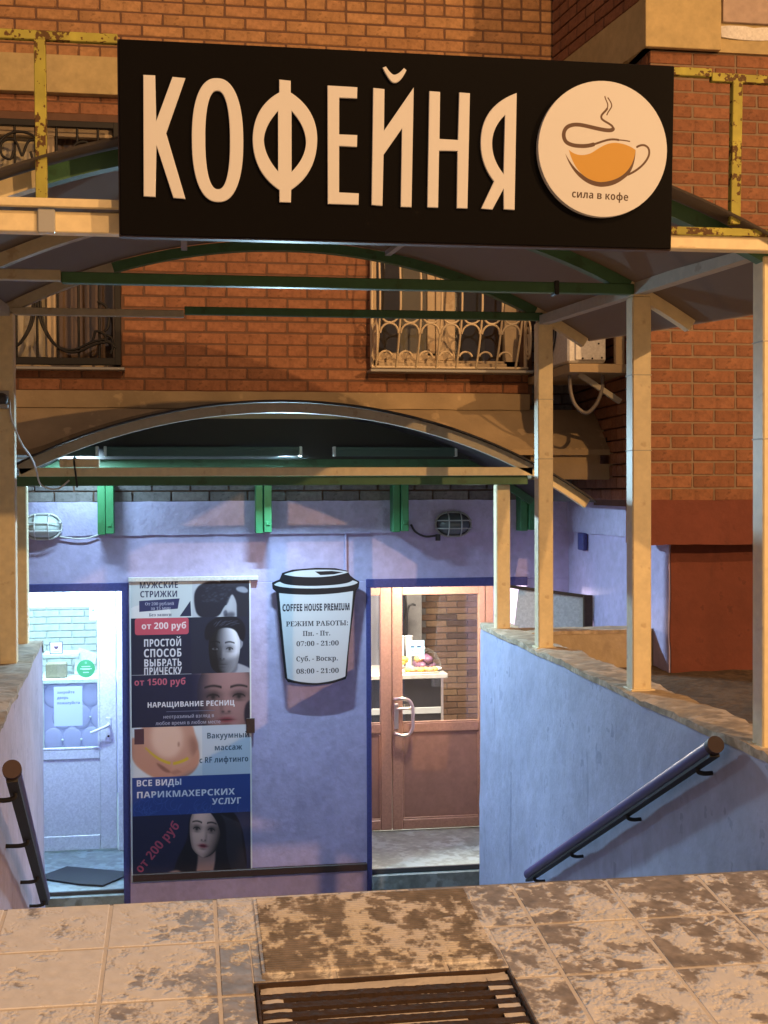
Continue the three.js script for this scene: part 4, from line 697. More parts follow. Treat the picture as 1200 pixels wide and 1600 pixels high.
const posterTex = canvas(760, 1880, (c) => { // four units to a pixel of the photograph; x 0..190, y 0..470
  c.scale(4, 4);
  c.fillStyle = '#d6dce2'; c.fillRect(0, 0, 190, 470);
  // men's haircuts
  c.fillStyle = '#c9d6dc'; c.fillRect(2, 2, 100, 58); c.fillStyle = '#e1e5e8'; ell(c, 30, 52, 34, 14); c.fillStyle = '#1c2340'; poly(c, [[78, 58], [95, 34], [96, 58]]);
  txt(c, 'МУЖСКИЕ', 15, 13, 13.5, '#1d2446', { sx: 0.9 }); txt(c, 'СТРИЖКИ', 16, 27, 13.5, '#1d2446', { sx: 0.9 });
  c.fillStyle = '#232a55'; poly(c, [[15, 33], [78, 30], [75, 46], [15, 50]]); txt(c, 'От 200 рублей', 24, 40, 6.4, '#c8cde0', { f: 'serif', w: '' }); txt(c, 'за 15 мин', 33, 47, 6.4, '#c8cde0', { f: 'serif', w: '' }); txt(c, 'Без записи', 30, 57, 6.2, '#2a2f48', { f: 'serif' });
  c.fillStyle = '#b9c3cf'; c.fillRect(98, 2, 90, 58); c.save(); c.beginPath(); c.rect(98, 2, 90, 58); c.clip();
  c.fillStyle = '#141722'; c.fillRect(142, 2, 50, 40); c.filter = 'blur(3px)'; blob(c, [[100, 36], [102, 16], [118, 4], [142, 4], [160, 14], [166, 30], [160, 36], [150, 40], [140, 62], [106, 62]]);
  c.fillStyle = '#aeb2bd'; blob(c, [[160, 22], [166, 32], [168, 40], [172, 46], [167, 50], [166, 60], [140, 62], [146, 48], [154, 40]]); c.fillStyle = '#565a68'; blob(c, [[146, 52], [152, 48], [154, 58], [148, 60]]);
  for (let k = 0; k < 60; k++) { c.fillStyle = k % 2 ? '#262a38' : '#3b4050'; ell(c, 110 + hash(k, 1, 2) * 50, 8 + hash(k, 3, 2) * 30, 3, 0.6, -0.7 + hash(k, 5, 5)); }
  c.filter = 'blur(3px)'; c.fillStyle = '#20242f'; c.fillRect(150, 0, 42, 14); c.fillStyle = '#8c93a3'; blob(c, [[166, 14], [180, 12], [188, 20], [182, 24], [168, 20]]); c.fillStyle = '#171a24'; c.fillRect(168, 26, 24, 36); c.filter = 'blur(7px)'; c.fillStyle = 'rgba(190,194,205,0.55)'; blob(c, [[158, 26], [164, 36], [160, 52], [150, 46]]); c.fillStyle = 'rgba(20,22,34,0.6)'; blob(c, [[150, 54], [166, 52], [164, 64], [146, 64]]); c.filter = 'none'; c.restore();
  // dark panel with a generic man's portrait, half in shade
  c.fillStyle = '#12162c'; c.fillRect(2, 60, 186, 88); c.save(); c.beginPath(); c.rect(90, 60, 98, 88); c.clip(); c.fillStyle = '#171b2c'; c.fillRect(96, 60, 92, 88); c.filter = 'blur(3px)';
  c.fillStyle = '#a9acb9'; blob(c, [[150, 150], [164, 132], [178, 136], [196, 146], [196, 156], [146, 156]]);                                   // shoulder
  c.filter = 'blur(2px)'; c.fillStyle = '#8f93a2'; blob(c, [[171, 96], [177, 94], [178, 106], [171, 114]]); c.filter = 'none'; c.fillStyle = '#6c7080'; c.filter = 'blur(4px)'; blob(c, [[142, 130], [168, 122], [170, 150], [140, 152]]); c.filter = 'none';
  c.drawImage(portrait(220, 300, { light: [0.85, 0.35, 0.5], skin: [196, 199, 212], amb: 0.05, turn: -0.10, makeup: 0.4, stubble: 0.35, jaw: 0.34, tilt: 0.04, gain: 1.35 }), 116, 70, 64, 82); c.filter = 'blur(2.5px)';
  c.fillStyle = '#07080f'; blob(c, [[116, 94], [118, 72], [136, 60], [160, 58], [178, 66], [183, 84], [178, 102], [172, 94], [166, 80], [148, 76], [132, 82], [124, 98]]); c.filter = 'blur(1.5px)'; c.fillStyle = '#454a5c'; for (let k = 0; k < 16; k++) ell(c, 134 + k * 2.3, 70 + 3 * Math.sin(k * 1.7), 4.5, 0.45, -0.8 + k * 0.05); c.filter = 'none'; c.restore();
  c.fillStyle = '#c4485a'; c.beginPath(); c.roundRect(8, 60, 84, 26, 4); c.fill(); txt(c, 'от 200 руб', 18, 77, 14, '#f3e2e6');
  for (const [s, y, sz] of [['ПРОСТОЙ', 108, 16], ['СПОСОБ', 124.5, 18], ['ВЫБРАТЬ', 139, 16], ['ПРИЧЁСКУ', 152.5, 15.5]]) { c.font = 'bold ' + sz + 'px sans-serif'; txt(c, s, 21, y - 4, sz, '#dfe4ef', { sx: 60 / c.measureText(s).width }); }
  // lash extension panel
  c.fillStyle = '#0f1430'; c.fillRect(2, 148.5, 186, 82); c.save(); c.beginPath(); c.rect(96, 148, 92, 82); c.clip();
  const gF = c.createLinearGradient(92, 0, 188, 0); gF.addColorStop(0, '#101430'); gF.addColorStop(0.25, '#5b4a58'); gF.addColorStop(1, '#7a6168'); c.fillStyle = gF; c.fillRect(92, 148, 98, 82); soft(c, 150, 190, 44, 'rgba(160,122,120,A)', 0.7); c.filter = 'blur(4px)';
  c.filter = 'none'; c.drawImage(portrait(300, 340, { light: [0.25, 0.3, 0.9], skin: [150, 112, 110], lip: [120, 44, 52], amb: 0.25, turn: 0.02, makeup: 0.6, jaw: 0.3, gain: 1.1 }), 92, 124, 114, 124); { const gg = c.createLinearGradient(92, 0, 126, 0); gg.addColorStop(0, 'rgba(15,20,48,1)'); gg.addColorStop(1, 'rgba(15,20,48,0)'); c.fillStyle = gg; c.fillRect(92, 150, 40, 80); } c.filter = 'blur(5px)'; c.fillStyle = '#15101c'; blob(c, [[180, 196], [194, 190], [194, 234], [178, 228]]); c.filter = 'none'; c.restore();
  txt(c, 'от 1500 руб', 6, 165, 14.5, '#c45a70'); txt(c, 'НАРАЩИВАНИЕ РЕСНИЦ', 26, 199, 11.6, '#e6e8f2', { sx: 0.98 }); c.fillStyle = '#6a6f8c'; c.fillRect(56, 206, 76, 0.8);
  txt(c, 'неотразимый взгляд в', 51, 217, 7.6, '#b9bdd2', { w: '' }); txt(c, 'любое время в любом месте', 39, 227, 7.6, '#b9bdd2', { w: '' });
  // massage panel
  c.fillStyle = '#d4e0ea'; c.fillRect(2, 230, 186, 78); c.save(); c.beginPath(); c.rect(2, 230, 186, 78); c.clip(); c.fillStyle = '#bdd0e2'; c.fillRect(112, 230, 78, 78);
  c.filter = 'blur(4px)'; c.fillStyle = '#c4937b'; blob(c, [[14, 222], [96, 222], [101, 244], [107, 262], [104, 290], [90, 306], [58, 314], [26, 296], [10, 262]]); c.filter = 'blur(16px)'; c.fillStyle = '#e6c0aa'; blob(c, [[34, 222], [78, 222], [84, 254], [72, 278], [48, 280], [30, 256]]); c.fillStyle = 'rgba(110,66,50,0.55)'; blob(c, [[92, 240], [106, 256], [104, 280], [94, 276]]); c.filter = 'blur(2px)';
  c.strokeStyle = '#cdb024'; c.lineWidth = 4.5; c.beginPath(); c.moveTo(22, 262); c.quadraticCurveTo(44, 284, 62, 287); c.moveTo(66, 288); c.quadraticCurveTo(80, 286, 90, 280); c.stroke();
  c.filter = 'blur(4px)'; c.fillStyle = '#c08b72'; blob(c, [[0, 242], [12, 250], [38, 280], [64, 292], [66, 302], [52, 314], [28, 306], [0, 282]]); blob(c, [[106, 262], [109, 288], [94, 308], [68, 312], [60, 302], [66, 296], [84, 294], [98, 280]]); c.fillStyle = 'rgba(120,74,58,0.8)'; blob(c, [[36, 282], [58, 296], [64, 303], [50, 300]]); ell(c, 75, 258, 1, 4); for (let k = 0; k < 4; k++) { c.fillStyle = 'rgba(120,78,62,0.7)'; ell(c, 66 + k * 3, 303 - k, 5, 0.7, 0.5); } c.filter = 'none'; c.restore();
  txt(c, 'Вакуумный', 119, 250, 12.4, '#24425c', { sx: 0.94 }); txt(c, 'массаж', 131, 269, 12.4, '#24425c', { sx: 0.94 }); txt(c, 'с RF лифтинго', 107, 288, 12.4, '#24425c', { sx: 0.88 });
  c.fillStyle = '#4a2a30'; c.fillRect(6, 232, 15, 24);
  // blue band
  c.fillStyle = '#1d3a86'; c.fillRect(2, 308, 186, 60); for (let k = 0; k < 26; k++) { c.strokeStyle = 'rgba(60,96,180,0.35)'; c.lineWidth = 1.2; c.beginPath(); c.arc(10 + hash(k, 1, 1) * 170, 330 + hash(k, 2, 2) * 34, 4 + hash(k, 3, 3) * 7, 0, 4.5); c.stroke(); }
  txt(c, 'ВСЕ ВИДЫ', 8, 322, 13.4, '#e3e8f6', { sx: 1.05 }); txt(c, 'ПАРИКМАХЕРСКИХ', 8, 340, 14, '#e3e8f6', { sx: 1.18 }); txt(c, 'УСЛУГ', 127, 355, 13.4, '#e3e8f6', { sx: 1.12 });
  // bottom portrait with long dark hair
  c.fillStyle = '#161a38'; c.fillRect(2, 368, 186, 98); c.save(); c.beginPath(); c.rect(2, 368, 186, 98); c.clip(); soft(c, 150, 400, 60, 'rgba(52,58,92,A)', 0.8);
  c.filter = 'blur(4px)'; c.fillStyle = '#0b0a12'; blob(c, [[90, 376], [104, 360], [150, 360], [170, 382], [178, 420], [182, 474], [60, 474], [72, 436], [86, 412], [90, 392]]);
  c.fillStyle = '#a07e74'; blob(c, [[104, 416], [132, 414], [132, 446], [124, 474], [98, 474], [104, 446]]); c.filter = 'blur(8px)'; c.fillStyle = 'rgba(60,38,38,0.7)'; blob(c, [[104, 424], [132, 420], [128, 436], [106, 436]]); c.filter = 'none'; c.drawImage(portrait(220, 300, { light: [-0.35, 0.35, 0.85], skin: [214, 178, 164], lip: [128, 26, 40], amb: 0.16, turn: -0.06, makeup: 0.62, tilt: 0.10, jaw: 0.42 }), 84, 350, 64, 88); c.filter = 'blur(4px)';
  c.fillStyle = '#a98a80'; blob(c, [[50, 460], [76, 452], [84, 474], [42, 474]]); c.filter = 'blur(2px)';
  c.fillStyle = '#0b0a12'; blob(c, [[112, 358], [124, 366], [136, 384], [142, 408], [138, 440], [148, 474], [184, 474], [178, 400], [160, 360]]); c.filter = 'blur(3px)';
  for (let k = 0; k < 16; k++) { c.strokeStyle = 'rgba(96,98,116,0.28)'; c.lineWidth = 1.2; c.beginPath(); c.moveTo(140 + k * 2, 370 + k); c.bezierCurveTo(160 + k, 390, 140 + k * 2, 420, 160 + k * 1.5, 462); c.stroke(); } c.filter = 'none'; c.restore();
  txt(c, 'от 200 руб', 14, 458, 20, '#b8455c', { rot: -0.86, sx: 0.95 });
  c.fillStyle = 'rgba(104,104,140,0.16)'; c.fillRect(0, 0, 190, 470);
  c.fillStyle = '#d6dce2'; c.fillRect(0, 466, 190, 4); c.fillRect(0, 0, 1.6, 470); c.fillRect(188.2, 0, 1.8, 470);
});
{
  const p = thing('salon_poster', 'tall hair salon poster with price panels hung on the lilac wall', 'poster', [0.03, -1.05, -8.88]);
  part('board', B(-0.386, 0.440, -1.045, 1.04, -8.884, -8.898, 0.001), M.white, p);
  const g = new THREE.PlaneGeometry(0.822, 2.07); g.translate(0.027, -0.003, -8.8815); part('print', g, print(posterTex, 0.5), p);
  part('top_rail', B(-0.392, 0.492, 1.018, 1.048, -8.868, -8.896), M.white, p);
  part('torn_patch', B(0.404, 0.462, -0.042, 0.060, -8.874, -8.884, 0.001), M.darkBrown, p);
  solo('wall_strip', 'dark brown wooden strip screwed along the foot of the lilac wall', 'rubbing strip', [B(-0.376, 1.244, -1.035, -0.985, -8.862, -8.898, 0.004)], M.darkBrown, [0.43, -1.01, -8.88]);
}
{ // cup-shaped opening hours board
  const s = thing('opening_hours_sign', 'paper-cup shaped board with black outline and opening hours', 'sign', [0.89, 0.28, -8.86]);
  // outline in photo units 1200 x 1482 over 170 x 210 px; 0.755 m wide
  const k = 0.000633, X = (x) => 0.89 + (x - 585) * k, Y = (y) => 0.285 + (1366 - y) * k * 0.999;
  const outline = (T, m = 0) => { const pts = [[104, 235], [185, 200], [215, 130], [330, 95], [585, 78], [800, 85], [930, 115], [965, 170], [1010, 205], [1064, 235], [1055, 300], [1025, 335], [985, 640], [945, 960], [922, 1270], [905, 1310], [760, 1352], [585, 1368], [420, 1355], [270, 1325], [238, 1280], [205, 960], [175, 640], [148, 335], [108, 300]]; T.setFromPoints(pts.map(([x, y]) => new THREE.Vector2(X(x), Y(y)))); return T; };
  const g = new THREE.ExtrudeGeometry(outline(new THREE.Shape()), { depth: 0.018, bevelEnabled: false }); g.translate(0, 0, -8.858); part('board', g, M.black, s);
  for (const [x, y] of [[0.72, 0.9], [1.06, 0.9], [0.8, 0.4], [1.0, 0.4]]) part('spacer', rod([x, y, -8.90], [x, y, -8.857], 0.012, 10), M.greyMetal, s);
  const t = canvas(1024, 1264, (c, w, h) => { const q = 1024 / 1200; c.scale(q, q); c.fillStyle = '#11121c'; c.fillRect(0, 0, 1200, 1482);
    c.fillStyle = '#bcc1cb'; c.beginPath(); c.moveTo(178, 348); c.quadraticCurveTo(585, 400, 994, 338); c.bezierCurveTo(965, 700, 930, 950, 902, 1280); c.quadraticCurveTo(760, 1336, 585, 1344); c.quadraticCurveTo(385, 1336, 264, 1284); c.bezierCurveTo(225, 900, 202, 640, 178, 348); c.fill();
    c.beginPath(); c.moveTo(124, 255); c.quadraticCurveTo(160, 228, 190, 225); c.quadraticCurveTo(240, 275, 585, 276); c.quadraticCurveTo(940, 270, 985, 222); c.quadraticCurveTo(1020, 225, 1046, 245); c.quadraticCurveTo(1000, 300, 585, 304); c.quadraticCurveTo(180, 300, 124, 255); c.fill();
    c.beginPath(); c.moveTo(235, 145); c.quadraticCurveTo(330, 100, 585, 98); c.quadraticCurveTo(860, 98, 945, 130); c.quadraticCurveTo(800, 178, 585, 180); c.quadraticCurveTo(330, 178, 235, 145); c.fill();
    c.fillStyle = '#11121c'; poly(c, [[572, 118], [760, 114], [885, 130], [780, 152], [632, 158]]);
    const ink = '#1a1b2a', T = (s, y, z, wd, o = {}) => { c.font = 'bold ' + z + 'px ' + (o.f ?? 'serif'); txt(c, s, o.x ?? 595, y, z, ink, { al: 'center', f: o.f ?? 'serif', sx: wd / c.measureText(s).width }); };
    { const s = 'COFFEE HOUSE PREMIUM', wd = 745; c.save(); c.translate(212, 548); c.font = 'bold 92px sans-serif'; c.scale(wd / c.measureText(s).width, 1.12); c.fillStyle = ink; c.strokeStyle = ink; c.lineWidth = 4; c.strokeText(s, 0, 0); c.fillText(s, 0, 0); c.restore(); c.strokeStyle = '#aab0c0'; c.lineWidth = 3; for (const y of [488, 518]) { c.beginPath(); c.moveTo(215, y); c.lineTo(950, y); c.stroke(); } }
    T('РЕЖИМ РАБОТЫ:', 714, 74, 690); T('Пн. - Пт.', 822, 74, 310, { x: 588 }); T('07:00 - 21:00', 934, 74, 470, { x: 598 }); T('Суб. - Воскр.', 1100, 74, 465, { x: 592 }); T('08:00 - 21:00', 1236, 74, 472, { x: 596 });
  });
  const f = new THREE.ShapeGeometry(outline(new THREE.Shape())), p = f.attributes.position, uv = f.attributes.uv; for (let i = 0; i < p.count; i++) uv.setXY(i, ((p.getX(i) - 0.89) / k + 585) / 1200, 1 - (1366 - (p.getY(i) - 0.285) / (k * 0.999)) / 1482); f.translate(0, 0, -8.8385); part('print', f, print(t, 0.5), s);
}

// ================================================================ DOORS
{
  const d = thing('cafe_door', 'brown glazed double door of the coffee shop in the right doorway', 'door', [1.8, -1.05, -9.93]), z = -9.90;
  const P = (n, x0, x1, y0, y1, m = M.brown, a = 0, b = 0.05) => part(n, B(x0, x1, y0, y1, z - a, z - b, 0.004), m, d);
  P('frame', 1.02, 2.41, 0.885, 0.985); P('frame', 2.345, 2.41, -1.05, 0.885);
  const leaf = (n, l, r, s0, s1) => { // stiles s0, s1 wide
    const o = new THREE.Group(); o.name = n; d.add(o); BASE.set(o, BASE.get(d)); const p = (nn, g, m) => part(nn, g, m, o); const t = 0.878, b = -1.035;
    p('stile', B(l, l + s0, b, t, z + 0.008, z - 0.045, 0.005), M.brown); p('stile', B(r - s1, r, b, t, z + 0.008, z - 0.045, 0.005), M.brown);
    p('top_rail', B(l + s0, r - s1, 0.812, t, z + 0.007, z - 0.045, 0.005), M.brown); p('lock_rail', B(l + s0, r - s1, -0.272, -0.198, z + 0.007, z - 0.045, 0.005), M.brown); p('bottom_rail', B(l + s0, r - s1, b, -0.957, z + 0.007, z - 0.045, 0.005), M.brown);
    p('pane', B(l + s0, r - s1, -0.198, 0.812, z - 0.016, z - 0.022, 0), M.glass); p('panel', B(l + s0, r - s1, -0.957, -0.272, z - 0.008, z - 0.035, 0.002), M.brownPanel);
    p('bead', [B(l + s0, r - s1, -0.957, -0.943, z + 0.003, z - 0.008, 0.003), B(l + s0, l + s0 + 0.012, -0.943, -0.286, z + 0.003, z - 0.008, 0.003), B(r - s1 - 0.012, r - s1, -0.943, -0.286, z + 0.003, z - 0.008, 0.003), B(l + s0, r - s1, -0.198, -0.186, z + 0.004, z - 0.012, 0.003)], M.brown); return o; };
  leaf('narrow_leaf', 1.06, 1.586, 0.09, 0.088); leaf('wide_leaf', 1.592, 2.34, 0.082, 0.052);
  part('pull_handle', [tube([[1.608, -0.002, z + 0.01], [1.608, 0.004, z + 0.05], [1.66, 0.006, z + 0.065], [1.715, -0.01, z + 0.065], [1.742, -0.06, z + 0.065], [1.744, -0.15, z + 0.065], [1.742, -0.225, z + 0.065], [1.715, -0.272, z + 0.065], [1.66, -0.283, z + 0.065], [1.612, -0.268, z + 0.05], [1.612, -0.262, z + 0.01]], 0.0135, 70, 12)], M.steel, d);
  part('lever_handle', [tube([[1.625, -0.075, z + 0.01], [1.625, -0.075, z + 0.045], [1.65, -0.075, z + 0.05], [1.735, -0.072, z + 0.05]], 0.0105, 30, 10), B(1.607, 1.640, -0.24, -0.04, z + 0.009, z + 0.016)], M.steel, d);
  const nt = canvas(128, 128, (c) => { c.fillStyle = '#a8d8e8'; c.fillRect(0, 0, 128, 128); txt(c, 'Вход', 52, 20, 8, '#345'); c.fillStyle = '#3b5f86'; c.fillRect(22, 44, 30, 16); c.fillRect(70, 44, 32, 16); c.fillStyle = '#24405e'; c.fillRect(26, 48, 10, 8); c.fillRect(76, 48, 18, 8); for (const [x, y, w] of [[28, 76, 18], [68, 78, 36], [30, 82, 14], [36, 108, 60]]) c.fillRect(x, y, w, 3); });
  const g = new THREE.PlaneGeometry(0.132, 0.122); g.translate(1.786, 0.39, z - 0.012);
  solo('notice', 'small pale blue notice taped inside the cafe door glass', 'notice', [g], film(nt), [1.786, 0.39, z - 0.012]);
}
{
  const d = thing('salon_door', 'white plastic half-glazed door of the salon in the left doorway', 'door', [-0.9, -1.10, -9.93]), z = -9.90;
  const p = (n, x0, x1, y0, y1, m = M.whitePvc, a = 0.0, b = -0.05, c = 0.005) => part(n, B(x0, x1, y0, y1, z + a, z + b, c), m, d);
  p('frame', -0.524, -0.44, -1.10, 1.0, M.whitePvc, 0.012); p('frame', -1.33, -0.526, 0.888, 1.0, M.whitePvc, 0.012); p('frame', -1.33, -1.27, -1.10, 0.886, M.whitePvc, 0.012);
  p('stile', -0.655, -0.532, -1.085, 0.882); p('stile', -1.265, -1.19, -1.085, 0.882); p('top_rail', -1.19, -0.657, 0.765, 0.882, M.whitePvc, -0.001); p('lock_rail', -1.19, -0.657, -0.392, -0.318, M.whitePvc, -0.001); p('bottom_rail', -1.19, -0.657, -1.085, -0.972, M.whitePvc, -0.001);
  p('pane', -1.19, -0.655, -0.318, 0.765, M.glass, -0.022, -0.028, 0); p('panel', -1.19, -0.657, -0.970, -0.394, M.whitePvc, -0.012, -0.04, 0.002);
  part('bead', [B(-1.19, -0.655, -0.318, -0.302, z + 0.002, z - 0.02, 0.004), B(-0.671, -0.655, -0.302, 0.765, z + 0.002, z - 0.02, 0.004)], M.whitePvc, d);
  part('handle', [B(-0.612, -0.572, -0.27, -0.08, z, z + 0.010, 0.005), tube([[-0.592, -0.13, z + 0.008], [-0.592, -0.132, z + 0.05], [-0.63, -0.15, z + 0.055], [-0.72, -0.185, z + 0.055]], 0.011, 30, 10)], M.white, d); part('keyhole', rod([-0.592, -0.222, z + 0.009], [-0.592, -0.222, z + 0.012], 0.008, 12), M.blackMetal, d);
  const sticker = (name, label, x, y, w, h, tex, round) => { const g = round ? new THREE.CircleGeometry(w / 2, 36) : new THREE.PlaneGeometry(w, h); g.translate(x, y, z - 0.018); solo(name, label, 'sticker', [g], film(tex), [x, y, z - 0.018]); };
  sticker('sticker', 'round green sticker on the salon door glass', -0.757, 0.292, 0.136, 0.136, canvas(128, 128, (c) => { c.fillStyle = '#3d8f5a'; c.fillRect(0, 0, 128, 128); c.fillStyle = '#6fb585'; ell(c, 64, 22, 8, 8); for (const [x, y, w] of [[34, 46, 60], [24, 62, 80], [40, 66, 50], [44, 88, 40]]) { c.fillStyle = '#b7dfc2'; c.fillRect(x, y, w, 6); } }), true);
  sticker('sticker', 'small white square sticker in the top corner of the salon door glass', -0.700, 0.712, 0.052, 0.10, canvas(64, 128, (c) => { c.fillStyle = '#e8f2f2'; c.fillRect(0, 0, 64, 128); c.fillStyle = '#45606a'; poly(c, [[24, 24], [46, 28], [34, 48], [22, 44]]); c.fillRect(2, 84, 60, 3); }));
  sticker('sticker', 'framed cup picture on the salon door glass', -0.975, 0.455, 0.098, 0.094, canvas(128, 128, (c) => { c.fillStyle = '#5c5560'; c.fillRect(0, 0, 128, 128); c.fillStyle = '#d9dfe2'; c.fillRect(10, 10, 108, 108); c.fillStyle = '#5a3b4a'; blob(c, [[38, 40], [90, 40], [82, 72], [64, 82], [46, 72]]); c.fillStyle = '#e5c9cc'; ell(c, 64, 40, 26, 8); c.fillStyle = '#555'; c.fillRect(34, 98, 60, 5); }));
  sticker('notice', 'pale paper notice with three lines on the salon door glass', -0.89, 0.01, 0.21, 0.30, canvas(128, 192, (c) => { c.fillStyle = '#b9bfe0'; c.fillRect(0, 0, 128, 192); txt(c, 'закройте', 14, 34, 17, '#55597c'); txt(c, 'дверь', 14, 60, 17, '#55597c'); txt(c, 'пожалуйста', 14, 86, 17, '#55597c'); }));
}
solo('door_mat', 'dark green-grey rubber mat lying skewed on the left threshold', 'door mat', [(() => { const s = new THREE.Shape(); [[-1.06, 9.26], [-0.87, 9.50], [-0.44, 9.30], [-0.44, 9.20], [-0.585, 9.0], [-0.75, 9.06]].forEach(([x, y], i) => i ? s.lineTo(x, y) : s.moveTo(x, y)); const g = new THREE.ExtrudeGeometry(s, { depth: 0.012, bevelEnabled: false }); g.rotateX(-Math.PI / 2); g.translate(0, -1.098, 0); return boxUV(g); })()], M.rubber, [-0.75, -1.098, -9.2]);

{ // ceiling lamp in the right doorway
  const t = thing('ceiling_lamp', 'small warm ceiling lamp in the right doorway above the brown door', 'ceiling lamp', [1.8, 0.99, -9.4]);
  part('rim', new THREE.CylinderGeometry(0.075, 0.075, 0.012, 28).translate(1.8, 0.994, -9.4), M.white, t);
  part('bulb', new THREE.SphereGeometry(0.045, 16, 12).translate(1.8, 0.955, -9.4), glow(CAFE, 6), t);
  const l = new THREE.PointLight(new THREE.Color(...CAFE), 5.5, 0, 2); l.position.set(1.8, 0.955, -9.4); l.shadow.radius = 2; l.castShadow = true; scene.add(l);
}
{
  const t = thing('ceiling_lamp', 'small cool white ceiling lamp in the left doorway above the white door', 'ceiling lamp', [-0.9, 0.99, -9.35]);
  part('rim', new THREE.CylinderGeometry(0.075, 0.075, 0.012, 28).translate(-0.9, 0.994, -9.35), M.white, t);
  part('bulb', new THREE.SphereGeometry(0.045, 16, 12).translate(-0.9, 0.955, -9.35), glow(TUBE, 6), t);
  const l = new THREE.PointLight(new THREE.Color(...TUBE), 8, 0, 2); l.position.set(-0.9, 0.955, -9.35); l.shadow.radius = 2; l.castShadow = true; scene.add(l);
}
// ================================================================ ROOMS BEHIND THE GLASS
{
  const r = struct('salon_room', 'bright white salon interior behind the left door');
  part('walls', [B(-2.6, -2.5, -1.3, 1.6, -9.96, -13.1, 0), B(-0.2, -0.1, -1.3, 1.6, -9.96, -13.1, 0), B(-2.6, -0.1, 1.5, 1.6, -9.96, -13.1, 0), B(-2.6, -0.1, -1.3, 1.6, -13.1, -13.2, 0)], M.roomWhite, r);
  part('floor', B(-2.6, -0.1, -1.3, -1.10, -9.96, -13.1, 0), M.floorTile, r);
  const shp = cbox(0.235, 0.062, 0.02, 0.004); let n = 0; // whitewashed bricks of the back wall that show through the glass
  for (let j = 0; j < 20; j++) for (let i = 0; i < 7; i++) { const x = -1.62 + i * 0.245 + (j % 2) * 0.12, y = -0.42 + j * 0.07; put('brick', shp, M.roomWhite, r, x, y, -13.092 + 0); }
  const lp = part('ceiling_panel', B(-1.9, -0.8, 1.47, 1.498, -11.0, -12.1, 0.002), glow(SALON, 2.2), r);
  areaLight(SALON, SALON_I, 1.1, 1.1, [-1.35, 1.465, -11.55], [-1.35, 0, -11.55]);
  const k = thing('reception_desk', 'lilac tufted reception desk inside the salon', 'desk', [-1.0, -1.1, -11.8]);
  part('front', B(-1.28, -0.35, -1.1, -0.09, -11.8, -11.86, 0.004), M.lilacSofa, k); part('worktop', B(-1.32, -0.3, -0.088, -0.05, -11.76, -12.3, 0.004), M.white, k); part('upstand', B(-1.34, -1.27, -1.1, -0.09, -11.78, -12.3), M.white, k);
  const pad = new THREE.SphereGeometry(1, 14, 10); for (let j = 0; j < 5; j++) for (let i = 0; i < 6; i++) { const g = pad.clone(); g.scale(0.088, 0.108, 0.014); g.translate(-1.19 + i * 0.165 + (j % 2) * 0.08, -0.2 - j * 0.2, -11.80); part('tuft', g, M.lilacSofa, k); const b = pad.clone(); b.scale(0.010, 0.010, 0.010); b.translate(-1.11 + i * 0.165 + (j % 2) * 0.08, -0.2 - j * 0.2, -11.79); part('button', b, M.white, k); }
  solo('display_box', 'brown printed box standing on the salon desk', 'box', [B(-1.26, -1.08, -0.048, 0.08, -11.85, -12.0, 0.006)], M.beigeBox, [-1.17, -0.048, -11.9]);
  solo('desk_monitor', 'white monitor back on the salon desk behind the printed box', 'monitor', [B(-1.30, -0.98, 0.12, 0.15, -12.0, -12.25), B(-1.02, -0.98, -0.048, 0.15, -12.02, -12.2), bar([-0.97, -0.04, -12.1], [-0.90, 0.16, -12.1], 0.02, 0.18)], M.white, [-1.1, 0, -12.1]);
}
